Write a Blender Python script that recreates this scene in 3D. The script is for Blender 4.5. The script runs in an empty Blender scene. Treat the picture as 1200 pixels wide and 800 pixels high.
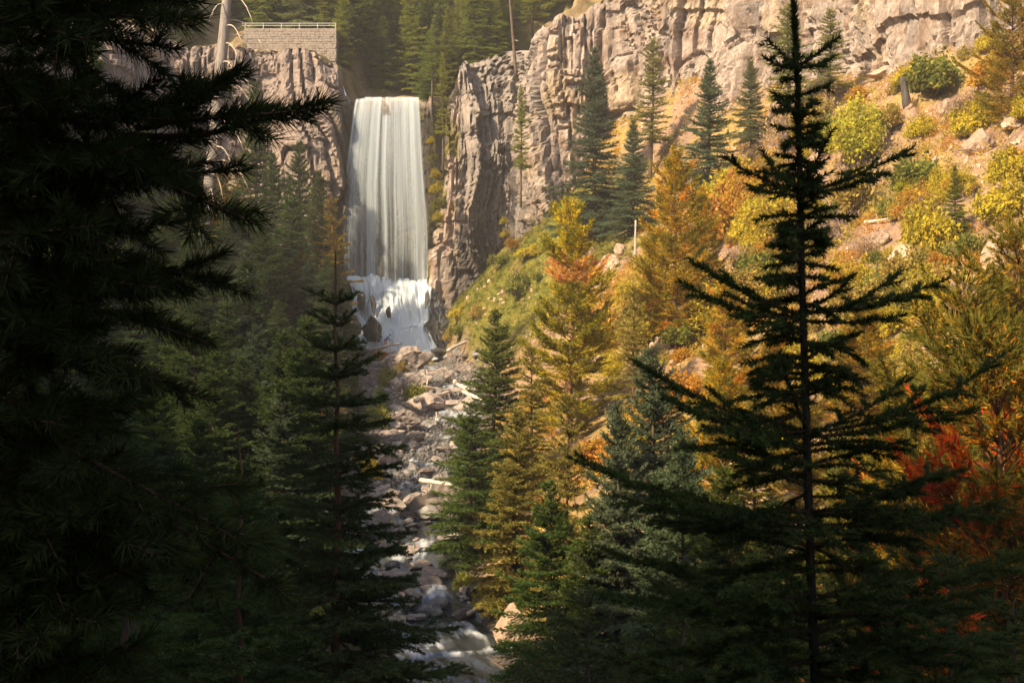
import bpy, bmesh, math
import numpy as np
from mathutils import Vector, Matrix

# ------------------------------------------------------------------ camera, sky, sun, exposure
scene = bpy.context.scene
col = scene.collection
F_PX, CX, CY = 1667.0, 600.0, 400.0          # 50 mm lens expressed in pixels of the 1200 x 800 photograph
PITCH = math.radians(1.37)                   # camera looks a little down

cam_data = bpy.data.cameras.new("camera")
cam_data.sensor_width = 36.0
cam_data.lens = 36.0 * F_PX / 1200.0
cam_data.clip_start = 0.05
cam_data.clip_end = 2000.0
cam = bpy.data.objects.new("camera", cam_data)
col.objects.link(cam)
cam.location = (0, 0, 0)
cam.rotation_euler = (math.radians(90) - PITCH, 0, 0)
scene.camera = cam

SUN_EL = math.radians(41.0)
SUN_AZ = math.radians(230.0)                 # bearing of the sun, clockwise from +Y: left and behind the camera
sun_dir = Vector((math.sin(SUN_AZ) * math.cos(SUN_EL), math.cos(SUN_AZ) * math.cos(SUN_EL), math.sin(SUN_EL)))

world = bpy.data.worlds.new("World")
scene.world = world
world.use_nodes = True
wn = world.node_tree
for n in list(wn.nodes):
    wn.nodes.remove(n)
sky = wn.nodes.new("ShaderNodeTexSky")
sky.sky_type = 'NISHITA'
sky.sun_disc = False
sky.sun_elevation = SUN_EL
sky.sun_rotation = SUN_AZ
sky.dust_density = 4.0
bg = wn.nodes.new("ShaderNodeBackground")
bg.inputs["Strength"].default_value = 0.095
wo = wn.nodes.new("ShaderNodeOutputWorld")
wn.links.new(sky.outputs[0], bg.inputs[0])
wn.links.new(bg.outputs[0], wo.inputs[0])

sun_data = bpy.data.lights.new("sun", 'SUN')
sun_data.energy = 5.0
sun_data.angle = math.radians(1.6)
sun_data.color = (1.0, 0.78, 0.51)
sun = bpy.data.objects.new("sun", sun_data)
col.objects.link(sun)
sun.rotation_euler = (-sun_dir).to_track_quat('-Z', 'Y').to_euler()
sun.location = (0, 0, 120)

scene.view_settings.view_transform = 'Standard'
scene.view_settings.look = 'None'
scene.view_settings.gamma = 1.0
scene.view_settings.use_curve_mapping = False
scene.view_settings.exposure = 1.3
scene.cycles.max_bounces = 6
scene.cycles.diffuse_bounces = 3
scene.cycles.glossy_bounces = 2
scene.cycles.transmission_bounces = 4
scene.cycles.transparent_max_bounces = 16
scene.cycles.volume_bounces = 1
scene.cycles.use_denoising = True
HAZE = 0.00028                              # density of the hazy air (box built last)

# ------------------------------------------------------------------ numpy helpers
rng = np.random.default_rng(7)
CP, SP = math.cos(PITCH), math.sin(PITCH)


def ray(px, py):
    """Direction (per metre of depth y) of the ray through a pixel of the photograph."""
    u, v = (px - CX) / F_PX, (CY - py) / F_PX
    d = np.array([u, CP + v * SP, -SP + v * CP])
    return d / d[1]


def at(px, py, D):
    return ray(px, py) * D


def px_of(p):
    x, y, z = p[0], p[1], p[2]
    f = y * CP - z * SP
    v = y * SP + z * CP
    return CX + F_PX * x / f, CY - F_PX * v / f


def h3(i, j, k, seed=0):
    n = (i.astype(np.int64) * 374761393 + j.astype(np.int64) * 668265263 + k.astype(np.int64) * 1442695041 + seed * 974711) & 0xffffffff
    n = ((n ^ (n >> 13)) * 1274126177) & 0xffffffff
    n = ((n ^ (n >> 16)) * 2246822519) & 0xffffffff
    return ((n ^ (n >> 15)) & 0xffffff) / float(0x1000000)


def vnoise(x, y, z, seed=0):
    x, y, z = np.broadcast_arrays(np.asarray(x, float), np.asarray(y, float), np.asarray(z, float))
    i, j, k = np.floor(x), np.floor(y), np.floor(z)
    fx, fy, fz = x - i, y - j, z - k
    fx, fy, fz = [t * t * t * (t * (t * 6 - 15) + 10) for t in (fx, fy, fz)]
    i, j, k = i.astype(np.int64), j.astype(np.int64), k.astype(np.int64)
    def c(a, b, d):
        return h3(i + a, j + b, k + d, seed)
    x00 = c(0, 0, 0) * (1 - fx) + c(1, 0, 0) * fx
    x10 = c(0, 1, 0) * (1 - fx) + c(1, 1, 0) * fx
    x01 = c(0, 0, 1) * (1 - fx) + c(1, 0, 1) * fx
    x11 = c(0, 1, 1) * (1 - fx) + c(1, 1, 1) * fx
    return ((x00 * (1 - fy) + x10 * fy) * (1 - fz) + (x01 * (1 - fy) + x11 * fy) * fz) * 2 - 1


def fbm(x, y, z=0.0, oct=4, seed=0, gain=0.5):
    s, a, f = 0.0, 1.0, 1.0
    for o in range(oct):
        s = s + a * vnoise(np.asarray(x) * f, np.asarray(y) * f, np.asarray(z) * f, seed + o * 17)
        a *= gain
        f *= 2.03
    return s


def worley(x, y, seed=0):
    x, y = np.asarray(x, float), np.asarray(y, float)
    i, j = np.floor(x).astype(np.int64), np.floor(y).astype(np.int64)
    f1 = np.full(x.shape, 9.0)
    f2 = np.full(x.shape, 9.0)
    idv = np.zeros(x.shape)
    zz = np.zeros_like(i)
    for a in (-1, 0, 1):
        for b in (-1, 0, 1):
            cx = i + a + h3(i + a, j + b, zz, seed)
            cy = j + b + h3(i + a, j + b, zz + 1, seed)
            cid = h3(i + a, j + b, zz + 2, seed)
            d = np.hypot(x - cx, y - cy)
            m = d < f1
            f2 = np.where(m, f1, np.minimum(f2, d))
            idv = np.where(m, cid, idv)
            f1 = np.where(m, d, f1)
    return f1, f2, idv


def sstep(a, b, x):
    t = np.clip((np.asarray(x, float) - a) / (b - a), 0, 1)
    return t * t * (3 - 2 * t)


def unit(v):
    return v / np.maximum(np.linalg.norm(v, axis=-1, keepdims=True), 1e-9)


# ------------------------------------------------------------------ mesh helpers
class Geo:
    """Collects triangles (with a colour per vertex and a material index per face) for ONE mesh object."""
    def __init__(self):
        self.v, self.f, self.c, self.m, self.n = [], [], [], [], 0

    def add(self, v, f, c=None, m=0):
        v = np.asarray(v, float).reshape(-1, 3)
        f = np.asarray(f, np.int64).reshape(-1, 3)
        if len(v) == 0 or len(f) == 0:
            return
        self.v.append(v)
        self.f.append(f + self.n)
        cc = np.ones((len(v), 3)) if c is None else np.broadcast_to(np.asarray(c, float), (len(v), 3))
        self.c.append(cc)
        self.m.append(np.full(len(f), m, np.int32))
        self.n += len(v)

    def mesh(self, name, mats, smooth=False, attrs=None):
        v = np.concatenate(self.v)
        f = np.concatenate(self.f)
        c = np.concatenate(self.c)
        m = np.concatenate(self.m)
        return np_mesh(name, v, f, mats, smooth, c, m, attrs)


def np_mesh(name, v, f, mats, smooth=False, c=None, m=None, attrs=None):
    me = bpy.data.meshes.new(name)
    nf, k = f.shape
    me.vertices.add(len(v))
    me.loops.add(nf * k)
    me.polygons.add(nf)
    me.vertices.foreach_set("co", np.ascontiguousarray(v, np.float32).ravel())
    me.loops.foreach_set("vertex_index", np.ascontiguousarray(f, np.int32).ravel())
    me.polygons.foreach_set("loop_start", np.arange(0, nf * k, k, dtype=np.int32))
    me.polygons.foreach_set("loop_total", np.full(nf, k, np.int32))
    me.polygons.foreach_set("use_smooth", np.full(nf, smooth, bool))
    for mm in (mats if isinstance(mats, (list, tuple)) else [mats]):
        me.materials.append(mm)
    if m is not None:
        me.polygons.foreach_set("material_index", np.ascontiguousarray(m, np.int32))
    me.update(calc_edges=True)
    if c is not None:
        a = me.attributes.new("Col", 'FLOAT_COLOR', 'POINT')
        a.data.foreach_set("color", np.concatenate([c, np.ones((len(c), 1))], 1).astype(np.float32).ravel())
    for key, val in (attrs or {}).items():
        a = me.attributes.new(key, 'FLOAT', 'POINT')
        a.data.foreach_set("value", np.ascontiguousarray(val, np.float32))
    return me


def link(name, data, parent=None, loc=(0, 0, 0), rot=(0, 0, 0), scale=(1, 1, 1)):
    o = bpy.data.objects.new(name, data)
    col.objects.link(o)
    o.parent = parent
    o.location = loc
    o.rotation_euler = rot
    o.scale = scale
    return o


def tag(o, label, cat, group=None, kind=None):
    o["label"] = label
    if cat:
        o["category"] = cat
    if group:
        o["group"] = group
    if kind:
        o["kind"] = kind
    return o


def grid_faces(nu, nv):
    i, j = np.meshgrid(np.arange(nu - 1), np.arange(nv - 1), indexing='ij')
    a = (i * nv + j).ravel()
    return np.stack([a, a + nv, a + nv + 1, a + 1], 1)


def tube(P, R, sides=6):
    """Tapered tube along a polyline -> (verts, tris)."""
    P = np.asarray(P, float)
    K = len(P)
    R = np.broadcast_to(np.asarray(R, float), (K,))
    T = unit(np.gradient(P, axis=0))
    ref = np.where(np.abs(T[:, 2:3]) > 0.9, np.array([[1.0, 0, 0]]), np.array([[0, 0, 1.0]]))
    e1 = unit(np.cross(T, ref))
    e2 = np.cross(T, e1)
    a = np.linspace(0, 2 * math.pi, sides, endpoint=False)
    V = P[:, None] + R[:, None, None] * (np.cos(a)[None, :, None] * e1[:, None] + np.sin(a)[None, :, None] * e2[:, None])
    V = V.reshape(-1, 3)
    i, j = np.meshgrid(np.arange(K - 1), np.arange(sides), indexing='ij')
    j2 = (j + 1) % sides
    q = np.stack([i * sides + j, i * sides + j2, (i + 1) * sides + j2, (i + 1) * sides + j], -1).reshape(-1, 4)
    f = np.concatenate([q[:, [0, 1, 2]], q[:, [0, 2, 3]]])
    caps = [[0, k + 1, k] for k in range(1, sides - 1)] + [[(K - 1) * sides, (K - 1) * sides + k, (K - 1) * sides + k + 1] for k in range(1, sides - 1)]
    return V, np.concatenate([f, np.array(caps)])


def boxv(x0, x1, y0, y1, z0, z1):
    v = np.array([[x, y, z] for x in (x0, x1) for y in (y0, y1) for z in (z0, z1)], float)
    q = np.array([[0, 1, 3, 2], [4, 6, 7, 5], [0, 4, 5, 1], [2, 3, 7, 6], [0, 2, 6, 4], [1, 5, 7, 3]])
    return v, np.concatenate([q[:, [0, 1, 2]], q[:, [0, 2, 3]]])


ONES = ["zeroth", "first", "second", "third", "fourth", "fifth", "sixth", "seventh", "eighth", "ninth", "tenth", "eleventh", "twelfth",
        "thirteenth", "fourteenth", "fifteenth", "sixteenth", "seventeenth", "eighteenth", "nineteenth"]
TENS = {20: "twent", 30: "thirt", 40: "fort", 50: "fift", 60: "sixt", 70: "sevent", 80: "eight", 90: "ninet"}


def nth(n):
    if n < 20:
        return ONES[n]
    if n >= 100:
        return "hundred-" + (nth(n - 100) if n > 100 else "th")
    t, o = n // 10 * 10, n % 10
    return TENS[t] + ("ieth" if o == 0 else "y-" + ONES[o])


# ------------------------------------------------------------------ materials
class NT:
    def __init__(self, name):
        self.m = bpy.data.materials.new(name)
        self.m.use_nodes = True
        self.t = self.m.node_tree
        for n in list(self.t.nodes):
            self.t.nodes.remove(n)
        self.out = self.n("ShaderNodeOutputMaterial")

    def n(self, typ, **kw):
        n = self.t.nodes.new(typ)
        for k, v in kw.items():
            setattr(n, k, v)
        return n

    def l(self, a, b):
        self.t.links.new(a, b)

    def setin(self, node, key, val):
        s = node.inputs[key]
        if hasattr(val, "is_output"):
            self.l(val, s)
        elif isinstance(val, (tuple, list)) and len(val) == 3 and s.type == 'RGBA':
            s.default_value = (*val, 1)
        else:
            s.default_value = val

    def mapping(self, scale=(1, 1, 1), coord="Object"):
        tc = self.n("ShaderNodeTexCoord")
        mp = self.n("ShaderNodeMapping")
        mp.inputs["Scale"].default_value = scale
        self.l(tc.outputs[coord], mp.inputs["Vector"])
        return mp.outputs[0]

    def noise(self, vec, scale=1.0, detail=4.0, rough=0.6, dist=0.0):
        n = self.n("ShaderNodeTexNoise")
        self.l(vec, n.inputs["Vector"])
        n.inputs["Scale"].default_value = scale
        n.inputs["Detail"].default_value = detail
        n.inputs["Roughness"].default_value = rough
        n.inputs["Distortion"].default_value = dist
        return n.outputs["Fac"]

    def ramp(self, fac, stops, interp='LINEAR'):
        r = self.n("ShaderNodeValToRGB")
        r.color_ramp.interpolation = interp
        e = r.color_ramp.elements
        while len(e) < len(stops):
            e.new(0.5)
        for k, (p, c) in enumerate(stops):
            e[k].position = p
            c = (c, c, c) if not isinstance(c, (tuple, list)) else c
            e[k].color = (*c, 1)
        self.l(fac, r.inputs[0])
        return r.outputs[0]

    def mix(self, fac, a, b, mode='MIX'):
        n = self.n("ShaderNodeMix", data_type='RGBA', blend_type=mode)
        for s, v in ((0, fac), (6, a), (7, b)):
            if hasattr(v, "is_output"):
                self.l(v, n.inputs[s])
            elif s == 0:
                n.inputs[0].default_value = v
            else:
                n.inputs[s].default_value = (*v, 1)
        return n.outputs[2]

    def math(self, op, a, b=0.0, clamp=False):
        n = self.n("ShaderNodeMath", operation=op, use_clamp=clamp)
        for s, v in ((0, a), (1, b)):
            if hasattr(v, "is_output"):
                self.l(v, n.inputs[s])
            else:
                n.inputs[s].default_value = v
        return n.outputs[0]

    def attr(self, name, out="Fac"):
        a = self.n("ShaderNodeAttribute", attribute_name=name)
        return a.outputs[out]

    def bump(self, height, strength=0.5, dist=0.1):
        b = self.n("ShaderNodeBump")
        b.inputs["Strength"].default_value = strength
        b.inputs["Distance"].default_value = dist
        self.l(height, b.inputs["Height"])
        return b.outputs[0]

    def principled(self, color, rough=0.8, spec=0.3, normal=None, **kw):
        p = self.n("ShaderNodeBsdfPrincipled")
        self.setin(p, "Base Color", color)
        self.setin(p, "Roughness", rough)
        self.setin(p, "Specular IOR Level", spec)
        if normal is not None:
            self.l(normal, p.inputs["Normal"])
        for k, v in kw.items():
            self.setin(p, k, v)
        return p.outputs[0]

    def done(self, sh):
        self.l(sh, self.out.inputs["Surface"])
        return self.m


def foliage_mat(name, trans=0.35, rough=0.6, spec=0.07):
    t = NT(name)
    oi = t.n("ShaderNodeObjectInfo")
    c = t.mix(1.0, t.attr("Col", "Color"), oi.outputs["Color"], 'MULTIPLY')
    nz = t.noise(t.mapping(), 1.3, 2.0)
    c = t.mix(1.0, c, t.ramp(nz, [(0.3, 0.72), (0.7, 1.25)]), 'MULTIPLY')
    p = t.principled(c, rough, spec)
    tr = t.n("ShaderNodeBsdfTranslucent")
    t.setin(tr, "Color", t.mix(1.0, c, (1.15, 1.1, 0.75), 'MULTIPLY'))
    mx = t.n("ShaderNodeMixShader")
    mx.inputs[0].default_value = trans
    t.l(p, mx.inputs[1])
    t.l(tr.outputs[0], mx.inputs[2])
    return t.done(mx.outputs[0])


def bark_mat(name, c0, c1, scale=9.0):
    t = NT(name)
    v = t.mapping((1, 1, 0.22))
    n = t.noise(v, scale, 5.0, 0.7)
    c = t.ramp(n, [(0.3, c0), (0.7, c1)])
    oi = t.n("ShaderNodeObjectInfo")
    c = t.mix(1.0, c, oi.outputs["Color"], 'MULTIPLY')
    return t.done(t.principled(c, 0.9, 0.15, t.bump(n, 0.8, 0.02)))


def rock_mat(name, dark, mid, light, scale=1.0, lichen=None, moss=0.0, rough=0.85, spec=0.25):
    t = NT(name)
    v = t.mapping()
    n1 = t.noise(v, 0.55 * scale, 5.0, 0.62, 0.4)
    n2 = t.noise(v, 4.5 * scale, 5.0, 0.7)
    c = t.ramp(n1, [(0.28, dark), (0.5, mid), (0.72, light)])
    c = t.mix(1.0, c, t.ramp(n2, [(0.3, 0.62), (0.65, 1.15)]), 'MULTIPLY')
    if lichen:
        n3 = t.noise(v, 1.7 * scale, 4.0, 0.65)
        c = t.mix(t.ramp(n3, [(0.58, 0.0), (0.68, 0.75)]), c, lichen)
    if moss:
        g = t.n("ShaderNodeNewGeometry")
        sx = t.n("ShaderNodeSeparateXYZ")
        t.l(g.outputs["Normal"], sx.inputs[0])
        k = t.math('MULTIPLY', t.ramp(sx.outputs[2], [(0.45, 0.0), (0.9, 1.0)]), t.ramp(t.noise(v, 1.1, 4.0), [(0.45, 0.0), (0.6, moss)]))
        c = t.mix(k, c, (0.07, 0.075, 0.02))
    oi = t.n("ShaderNodeObjectInfo")
    c = t.mix(1.0, c, t.ramp(oi.outputs["Random"], [(0.0, 0.55), (1.0, 1.22)]), 'MULTIPLY')
    hgt = t.math('ADD', t.math('MULTIPLY', n1, 0.6), t.math('MULTIPLY', n2, 0.5))
    return t.done(t.principled(c, rough, spec, t.bump(hgt, 0.7, 0.12)))


M = {}
M["needle"] = foliage_mat("conifer_needles", 0.38)
M["near_needle"] = foliage_mat("near_conifer_needles", 0.22, 0.6, 0.06)
M["leaf"] = foliage_mat("shrub_leaves", 0.45)
M["bark"] = bark_mat("bark", (0.045, 0.03, 0.022), (0.15, 0.105, 0.075))
M["near_bark"] = bark_mat("near_bark", (0.022, 0.016, 0.012), (0.06, 0.045, 0.034), 30)
M["red_bark"] = bark_mat("reddish_bark", (0.06, 0.03, 0.018), (0.20, 0.10, 0.055))
M["twig"] = bark_mat("twig_bark", (0.05, 0.03, 0.018), (0.13, 0.075, 0.04), 40)
M["grey_wood"] = bark_mat("weathered_wood", (0.22, 0.19, 0.16), (0.46, 0.41, 0.36), 6)
M["pale_wood"] = bark_mat("bleached_wood", (0.40, 0.33, 0.26), (0.62, 0.53, 0.43), 6)
M["char_wood"] = bark_mat("charred_wood", (0.03, 0.026, 0.024), (0.10, 0.085, 0.075), 6)
M["creek_rock"] = rock_mat("creek_rock", (0.14, 0.115, 0.10), (0.26, 0.215, 0.185), (0.37, 0.31, 0.27), 1.0, (0.42, 0.37, 0.33))
M["grey_rock"] = rock_mat("grey_rock", (0.09, 0.085, 0.08), (0.17, 0.16, 0.15), (0.28, 0.265, 0.245), 1.0, (0.34, 0.32, 0.29))
M["wet_rock"] = rock_mat("wet_rock", (0.02, 0.02, 0.02), (0.045, 0.043, 0.042), (0.08, 0.075, 0.07), 1.0, None, 0.5, 0.35, 0.5)
M["slope_rock"] = rock_mat("slope_rock", (0.21, 0.135, 0.09), (0.36, 0.25, 0.175), (0.47, 0.35, 0.26), 1.0, (0.5, 0.42, 0.34))

# ------------------------------------------------------------------ the valley: river line and ground height
def _smooth_curve(xs, ys, lo, hi, step=1.0, sig=3.0):
    g = np.arange(lo, hi + step, step)
    v = np.interp(g, xs, ys)
    k = np.exp(-0.5 * (np.arange(-12, 13) / sig) ** 2)
    k /= k.sum()
    return g, np.convolve(np.pad(v, 12, mode='edge'), k, mode='valid')


RY = [-80, -20, 0, 20, 40, 58, 65, 72, 80, 90, 100, 110, 120, 140, 160, 175, 300]
_G, _XC = _smooth_curve(RY, [46, 24, 18, 10.5, 3.2, -1.57, -3.7, -5.2, -7.0, -6.6, -6.0, -5.1, -4.3, -5.0, -10.0, -13, -13], -80, 300)
_, _ZC = _smooth_curve(RY, [-24, -20, -19, -17.5, -16, -14.9, -14.6, -14.3, -13.2, -12.1, -11.1, -10.0, -8.8, -6.9, -6.1, -5.8, -5.8], -80, 300)
_, _HW = _smooth_curve(RY, [4, 4, 4, 4, 4, 3.2, 3.0, 3.4, 4.8, 3.4, 2.6, 2.8, 2.6, 2.0, 2, 2, 2], -80, 300)
_, _FL = _smooth_curve(RY, [0, 0, 0, 0, 0, 0, 0, 0.3, 0.6, 0.6, 2.5, 4, 6, 8.4, 8.5, 8, 8], -80, 300)
_, _SR = _smooth_curve([-80, 0, 50, 70, 110, 140, 160, 300], [.25, .3, .4, .46, .71, .95, 1.1, 1.1], -80, 300)
_, _SL = _smooth_curve([-80, 6, 20, 40, 60, 100, 170, 300], [1.1, 1.1, .72, .60, .60, .58, .6, .6], -80, 300)
_, _EX = _smooth_curve([-80, 8, 22, 50, 70, 300], [.5, .5, .35, .4, .8, .8], -80, 300)
_, _HC = _smooth_curve([-80, 4, 20, 45, 62, 80, 110, 140, 170, 300], [40, 40, 37, 37, 40, 43, 39, 36, 34, 34], -80, 300)  # extra slope and height cap of the unseen left ridge, shaped for its shade


def riv(y):
    return tuple(np.interp(y, _G, a) for a in (_XC, _ZC, _HW, _FL))


def ground_h(x, y, detail=True):
    x, y = np.asarray(x, float), np.asarray(y, float)
    xc, zc, hw, fl = riv(y)
    sr, sl, hc, ex = (np.interp(y, _G, a) for a in (_SR, _SL, _HC, _EX))
    d = x - xc
    dr, dl = d - hw, -d - hw
    zr = zc + 0.2 + (1.2 + 3.2 * sstep(142, 156, y)) * sstep(0, 2.5, dr) + sr * np.maximum(dr - 1, 0)
    zr = np.where(zr > 24, 24 + (zr - 24) * 0.1, zr)
    sd = np.maximum(dl - fl, 0)
    zl = zc + 0.15 + 0.45 * sstep(0, 1.5, dl) + 0.09 * np.clip(dl, 0, fl) + sl * sd + ex * np.maximum(sd - 18, 0)
    zl = np.where(zl > hc, hc + (zl - hc) * 0.12, zl)
    z = np.where(d > 0, zr, zl)
    z = np.where((dr < 0) & (dl < 0), zc - 0.55 + 0.7 * sstep(-1.5, 0, np.maximum(dr, dl)), z)
    if detail:
        off = sstep(0.5, 6, np.maximum(dr, dl))
        z = z + off * (0.9 * fbm(x / 9, y / 9, 3.3, 3, 5) + 0.22 * fbm(x / 1.7, y / 1.7, 1.0, 3, 9))
        steep = sstep(9, 16, dr) * sstep(45, 60, y)
        f1, f2, cid = worley(x / 2.6 + 0.4 * vnoise(x / 2, y / 2, 0), y / 2.6, 31)
        patch = sstep(-0.25, 0.25, fbm(x / 9, y / 9, 8.0, 2, 77))
        z = z + steep * patch * ((cid - 0.35) * 1.9 - 0.8 * (1 - sstep(0.02, 0.22, f2 - f1)))
    r = np.hypot(x, y)
    z = z + (np.minimum(-1.75, z) - z) * (r < 8)
    z = np.where(r < 5, z * sstep(1.6, 4.2, r) + (-1.75) * (1 - sstep(1.6, 4.2, r)), z)
    return z


def hit(px, py, d0=6.0, d1=168.0):
    """Where the ray through a pixel meets the ground."""
    D = np.arange(d0, d1, 0.25)
    p = ray(px, py)[None] * D[:, None]
    k = np.nonzero(p[:, 2] < ground_h(p[:, 0], p[:, 1]))[0]
    return None if len(k) == 0 else p[k[0]]


def axis(parts):
    return np.unique(np.round(np.concatenate([np.arange(a, b, s) for a, b, s in parts]), 3))


gx = axis([(-120, -40, 2.5), (-40, 56, 0.5), (56, 150, 2.5)])
gy = axis([(-75, 40, 1.5), (40, 172, 0.45), (172, 181, 3)])
X, Y = np.meshgrid(gx, gy, indexing='ij')
x, y = X.ravel(), Y.ravel()
z = ground_h(x, y)
xc, zc, hw, fl = riv(y)
dr, dl = x - xc - hw, -(x - xc) - hw


def blend(a, b, k):
    return a * (1 - k[:, None]) + np.asarray(b)[None] * k[:, None]


n1 = fbm(x / 4, y / 4, 0.5, 4, 21)
n2 = fbm(x / 1.3, y / 1.3, 2.5, 3, 22)
C = np.tile(np.array([0.30, 0.195, 0.125]), (len(x), 1))
C = blend(C, (0.22, 0.145, 0.10), sstep(-0.1, 0.5, n2))
C = blend(C, (0.31, 0.215, 0.065), 0.85 * sstep(-0.1, 0.4, n1))
moss = sstep(128, 142, y + 5 * n1) * sstep(0.4, 1.6, dr + n2) * (1 - sstep(13, 19, dr + 4 * n1))
C = blend(C, (0.115, 0.115, 0.018), moss)
C = blend(C, (0.19, 0.15, 0.03), moss * sstep(0.0, 0.6, n2))
C = blend(C, (0.10, 0.06, 0.045), 0.8 * moss * sstep(0.35, 0.8, n1))
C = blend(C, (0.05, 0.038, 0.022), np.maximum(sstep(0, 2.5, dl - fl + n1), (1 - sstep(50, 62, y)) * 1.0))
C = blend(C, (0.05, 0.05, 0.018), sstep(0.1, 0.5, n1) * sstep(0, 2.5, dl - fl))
bar = (1 - sstep(-0.5, 1.8, dl - fl + 0.6 * n1)) * (1 - sstep(-0.5, 1.2, dr + 0.6 * n1))
C = blend(C, (0.11, 0.09, 0.075), bar)
C = blend(C, (0.07, 0.06, 0.05), bar * sstep(0.0, 0.6, n2))
t = NT("ground_soil")
v = t.mapping()
nn = t.noise(v, 3.2, 6.0, 0.72)
cc = t.mix(1.0, t.attr("Col", "Color"), t.ramp(nn, [(0.3, 0.55), (0.68, 1.25)]), 'MULTIPLY')
M["ground"] = t.done(t.principled(cc, 0.95, 0.1, t.bump(nn, 0.9, 0.25)))
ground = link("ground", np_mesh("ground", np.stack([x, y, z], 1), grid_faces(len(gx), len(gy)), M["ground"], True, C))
tag(ground, "valley ground of tan scree, moss and dark forest floor", None, kind="structure")

# ------------------------------------------------------------------ river
ry = np.arange(34, 160.5, 0.22)
ru = np.linspace(-1, 1, 60)
U, YY = np.meshgrid(ru, ry, indexing='ij')
u, yy = U.ravel(), YY.ravel()
xc, zc, hw, fl = riv(yy)
x = xc + u * (hw + 0.7)
fx = x - xc                                      # flow-aligned coordinates
st = fbm(fx / 2.2, yy / 5.0, 0, 3, 41)
lip = vnoise(yy / 2.6 + 0.8 * fbm(fx / 2, yy / 8, 1, 2, 43), fx / 5.0, 0, 46)
fall = sstep(0.05, 0.55, lip)
z = zc + 0.10 * st + 0.14 * fall + 0.05 * fbm(fx / 0.5, yy / 1.2, 0, 3, 44) - 0.08
foam = 0.68 * sstep(0.10, 1.0, 0.45 * st + 0.9 * (fall * (1 - sstep(.6, 1.0, lip))) + 0.55 * fbm(fx / 0.28, yy / 2.6, 4, 3, 45) - 0.22)
t = NT("river_water")
v = t.mapping((1, 0.22, 1))
nz = t.noise(v, 4.5, 4.0, 0.55, 0.3)
fm = t.math('MULTIPLY', t.attr("foam"), t.ramp(nz, [(0.30, 0.25), (0.62, 1.0)]), True)
deep = t.principled((0.030, 0.034, 0.036), 0.14, 0.5, t.bump(nz, 0.5, 0.08))
white = t.principled((0.60, 0.64, 0.67), 0.55, 0.3, t.bump(nz, 0.5, 0.05))
mx = t.n("ShaderNodeMixShader")
t.l(fm, mx.inputs[0])
t.l(deep, mx.inputs[1])
t.l(white, mx.inputs[2])
M["river"] = t.done(mx.outputs[0])
river = link("river", np_mesh("river", np.stack([x, yy, z], 1), grid_faces(len(ru), len(ry)), M["river"], True, None, None, {"foam": foam}))
tag(river, "shallow rushing creek with white rapids between boulders", None, kind="structure")

# ------------------------------------------------------------------ cliff
PLAN = np.array([(-105, 96), (-82, 118), (-60, 148), (-42, 168), (-30, 171), (-24.5, 169.5), (-22.6, 170.8), (-21.0, 173.4), (-10.4, 173.2), (-8.6, 170),
                 (-6.0, 169), (-2.5, 172), (0.3, 172.5), (2.2, 163), (5, 160), (11, 161), (15, 156), (22, 151), (27, 138), (31.5, 124), (36, 117), (45, 108),
                 (60, 98), (85, 84), (120, 70), (145, 60)], float)
seg = np.hypot(*np.diff(PLAN, axis=0).T)
ss = np.concatenate([[0], np.cumsum(seg)])
_px = np.interp(np.arange(0, ss[-1], 0.22), ss, PLAN[:, 0])
SV = np.arange(0, ss[-1], 0.22)
SV = SV[((_px > -46) & (_px < 50)) | (np.arange(len(SV)) % 5 == 0)]         # fine where it can be seen
plx, ply = np.interp(SV, ss, PLAN[:, 0]), np.interp(SV, ss, PLAN[:, 1])
k = np.exp(-0.5 * (np.arange(-10, 11) / 3.0) ** 2)
k /= k.sum()
plx, ply = (np.convolve(np.pad(a, 10, mode='edge'), k, mode='valid') for a in (plx, ply))
kk = np.exp(-0.5 * (np.arange(-30, 31) / 10.0) ** 2)
kk /= kk.sum()
tx, ty = (np.convolve(np.pad(np.gradient(a), 30, mode='edge'), kk, mode='valid') for a in (plx, ply))
tl = np.hypot(tx, ty)
nox, noy = ty / tl, -tx / tl                      # outward, towards the valley
# cliff top height along the plan (from x)
TOPX = [-105, -60, -42, -34, -24.5, -21.6, -20.4, -10.6, -9.6, -7, -4, 0, 3, 8, 13, 20, 30, 45, 145]
TOPZ = [44, 36, 32.5, 31.2, 30.8, 29.5, 24.9, 24.9, 26.2, 27.5, 30.0, 31.5, 32.3, 33.8, 37, 42, 46, 50, 56]
ztop = np.interp(plx, TOPX, TOPZ) + 0.7 * vnoise(SV / 2.5, 0, 0, 61) * (np.abs(plx + 15) > 5)
NZ = 180
tz = np.linspace(0, 1, NZ)
zbot = -8.0
S2, T2 = np.meshgrid(SV, tz, indexing='ij')
s, tt = S2.ravel(), T2.ravel()
zt = np.repeat(ztop, NZ)
z = zbot + (zt - zbot) * tt
px_, py_ = np.repeat(plx, NZ), np.repeat(ply, NZ)
nx_, ny_ = np.repeat(nox, NZ), np.repeat(noy, NZ)
def cell1(x, seed, row):
    """1-D jittered cells -> (cell index, distance to the nearest joint)."""
    k = np.floor(x).astype(np.int64)
    zz = np.zeros_like(k)
    bl = k + 0.42 * (2 * h3(k, row, zz, seed) - 1)
    bu = k + 1 + 0.42 * (2 * h3(k + 1, row, zz, seed) - 1)
    c = np.where(x < bl, k - 1, np.where(x > bu, k + 1, k))
    return c, np.minimum(np.abs(x - bl), np.abs(x - bu)), np.clip((x - bl) / (bu - bl), 0, 1)


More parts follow.
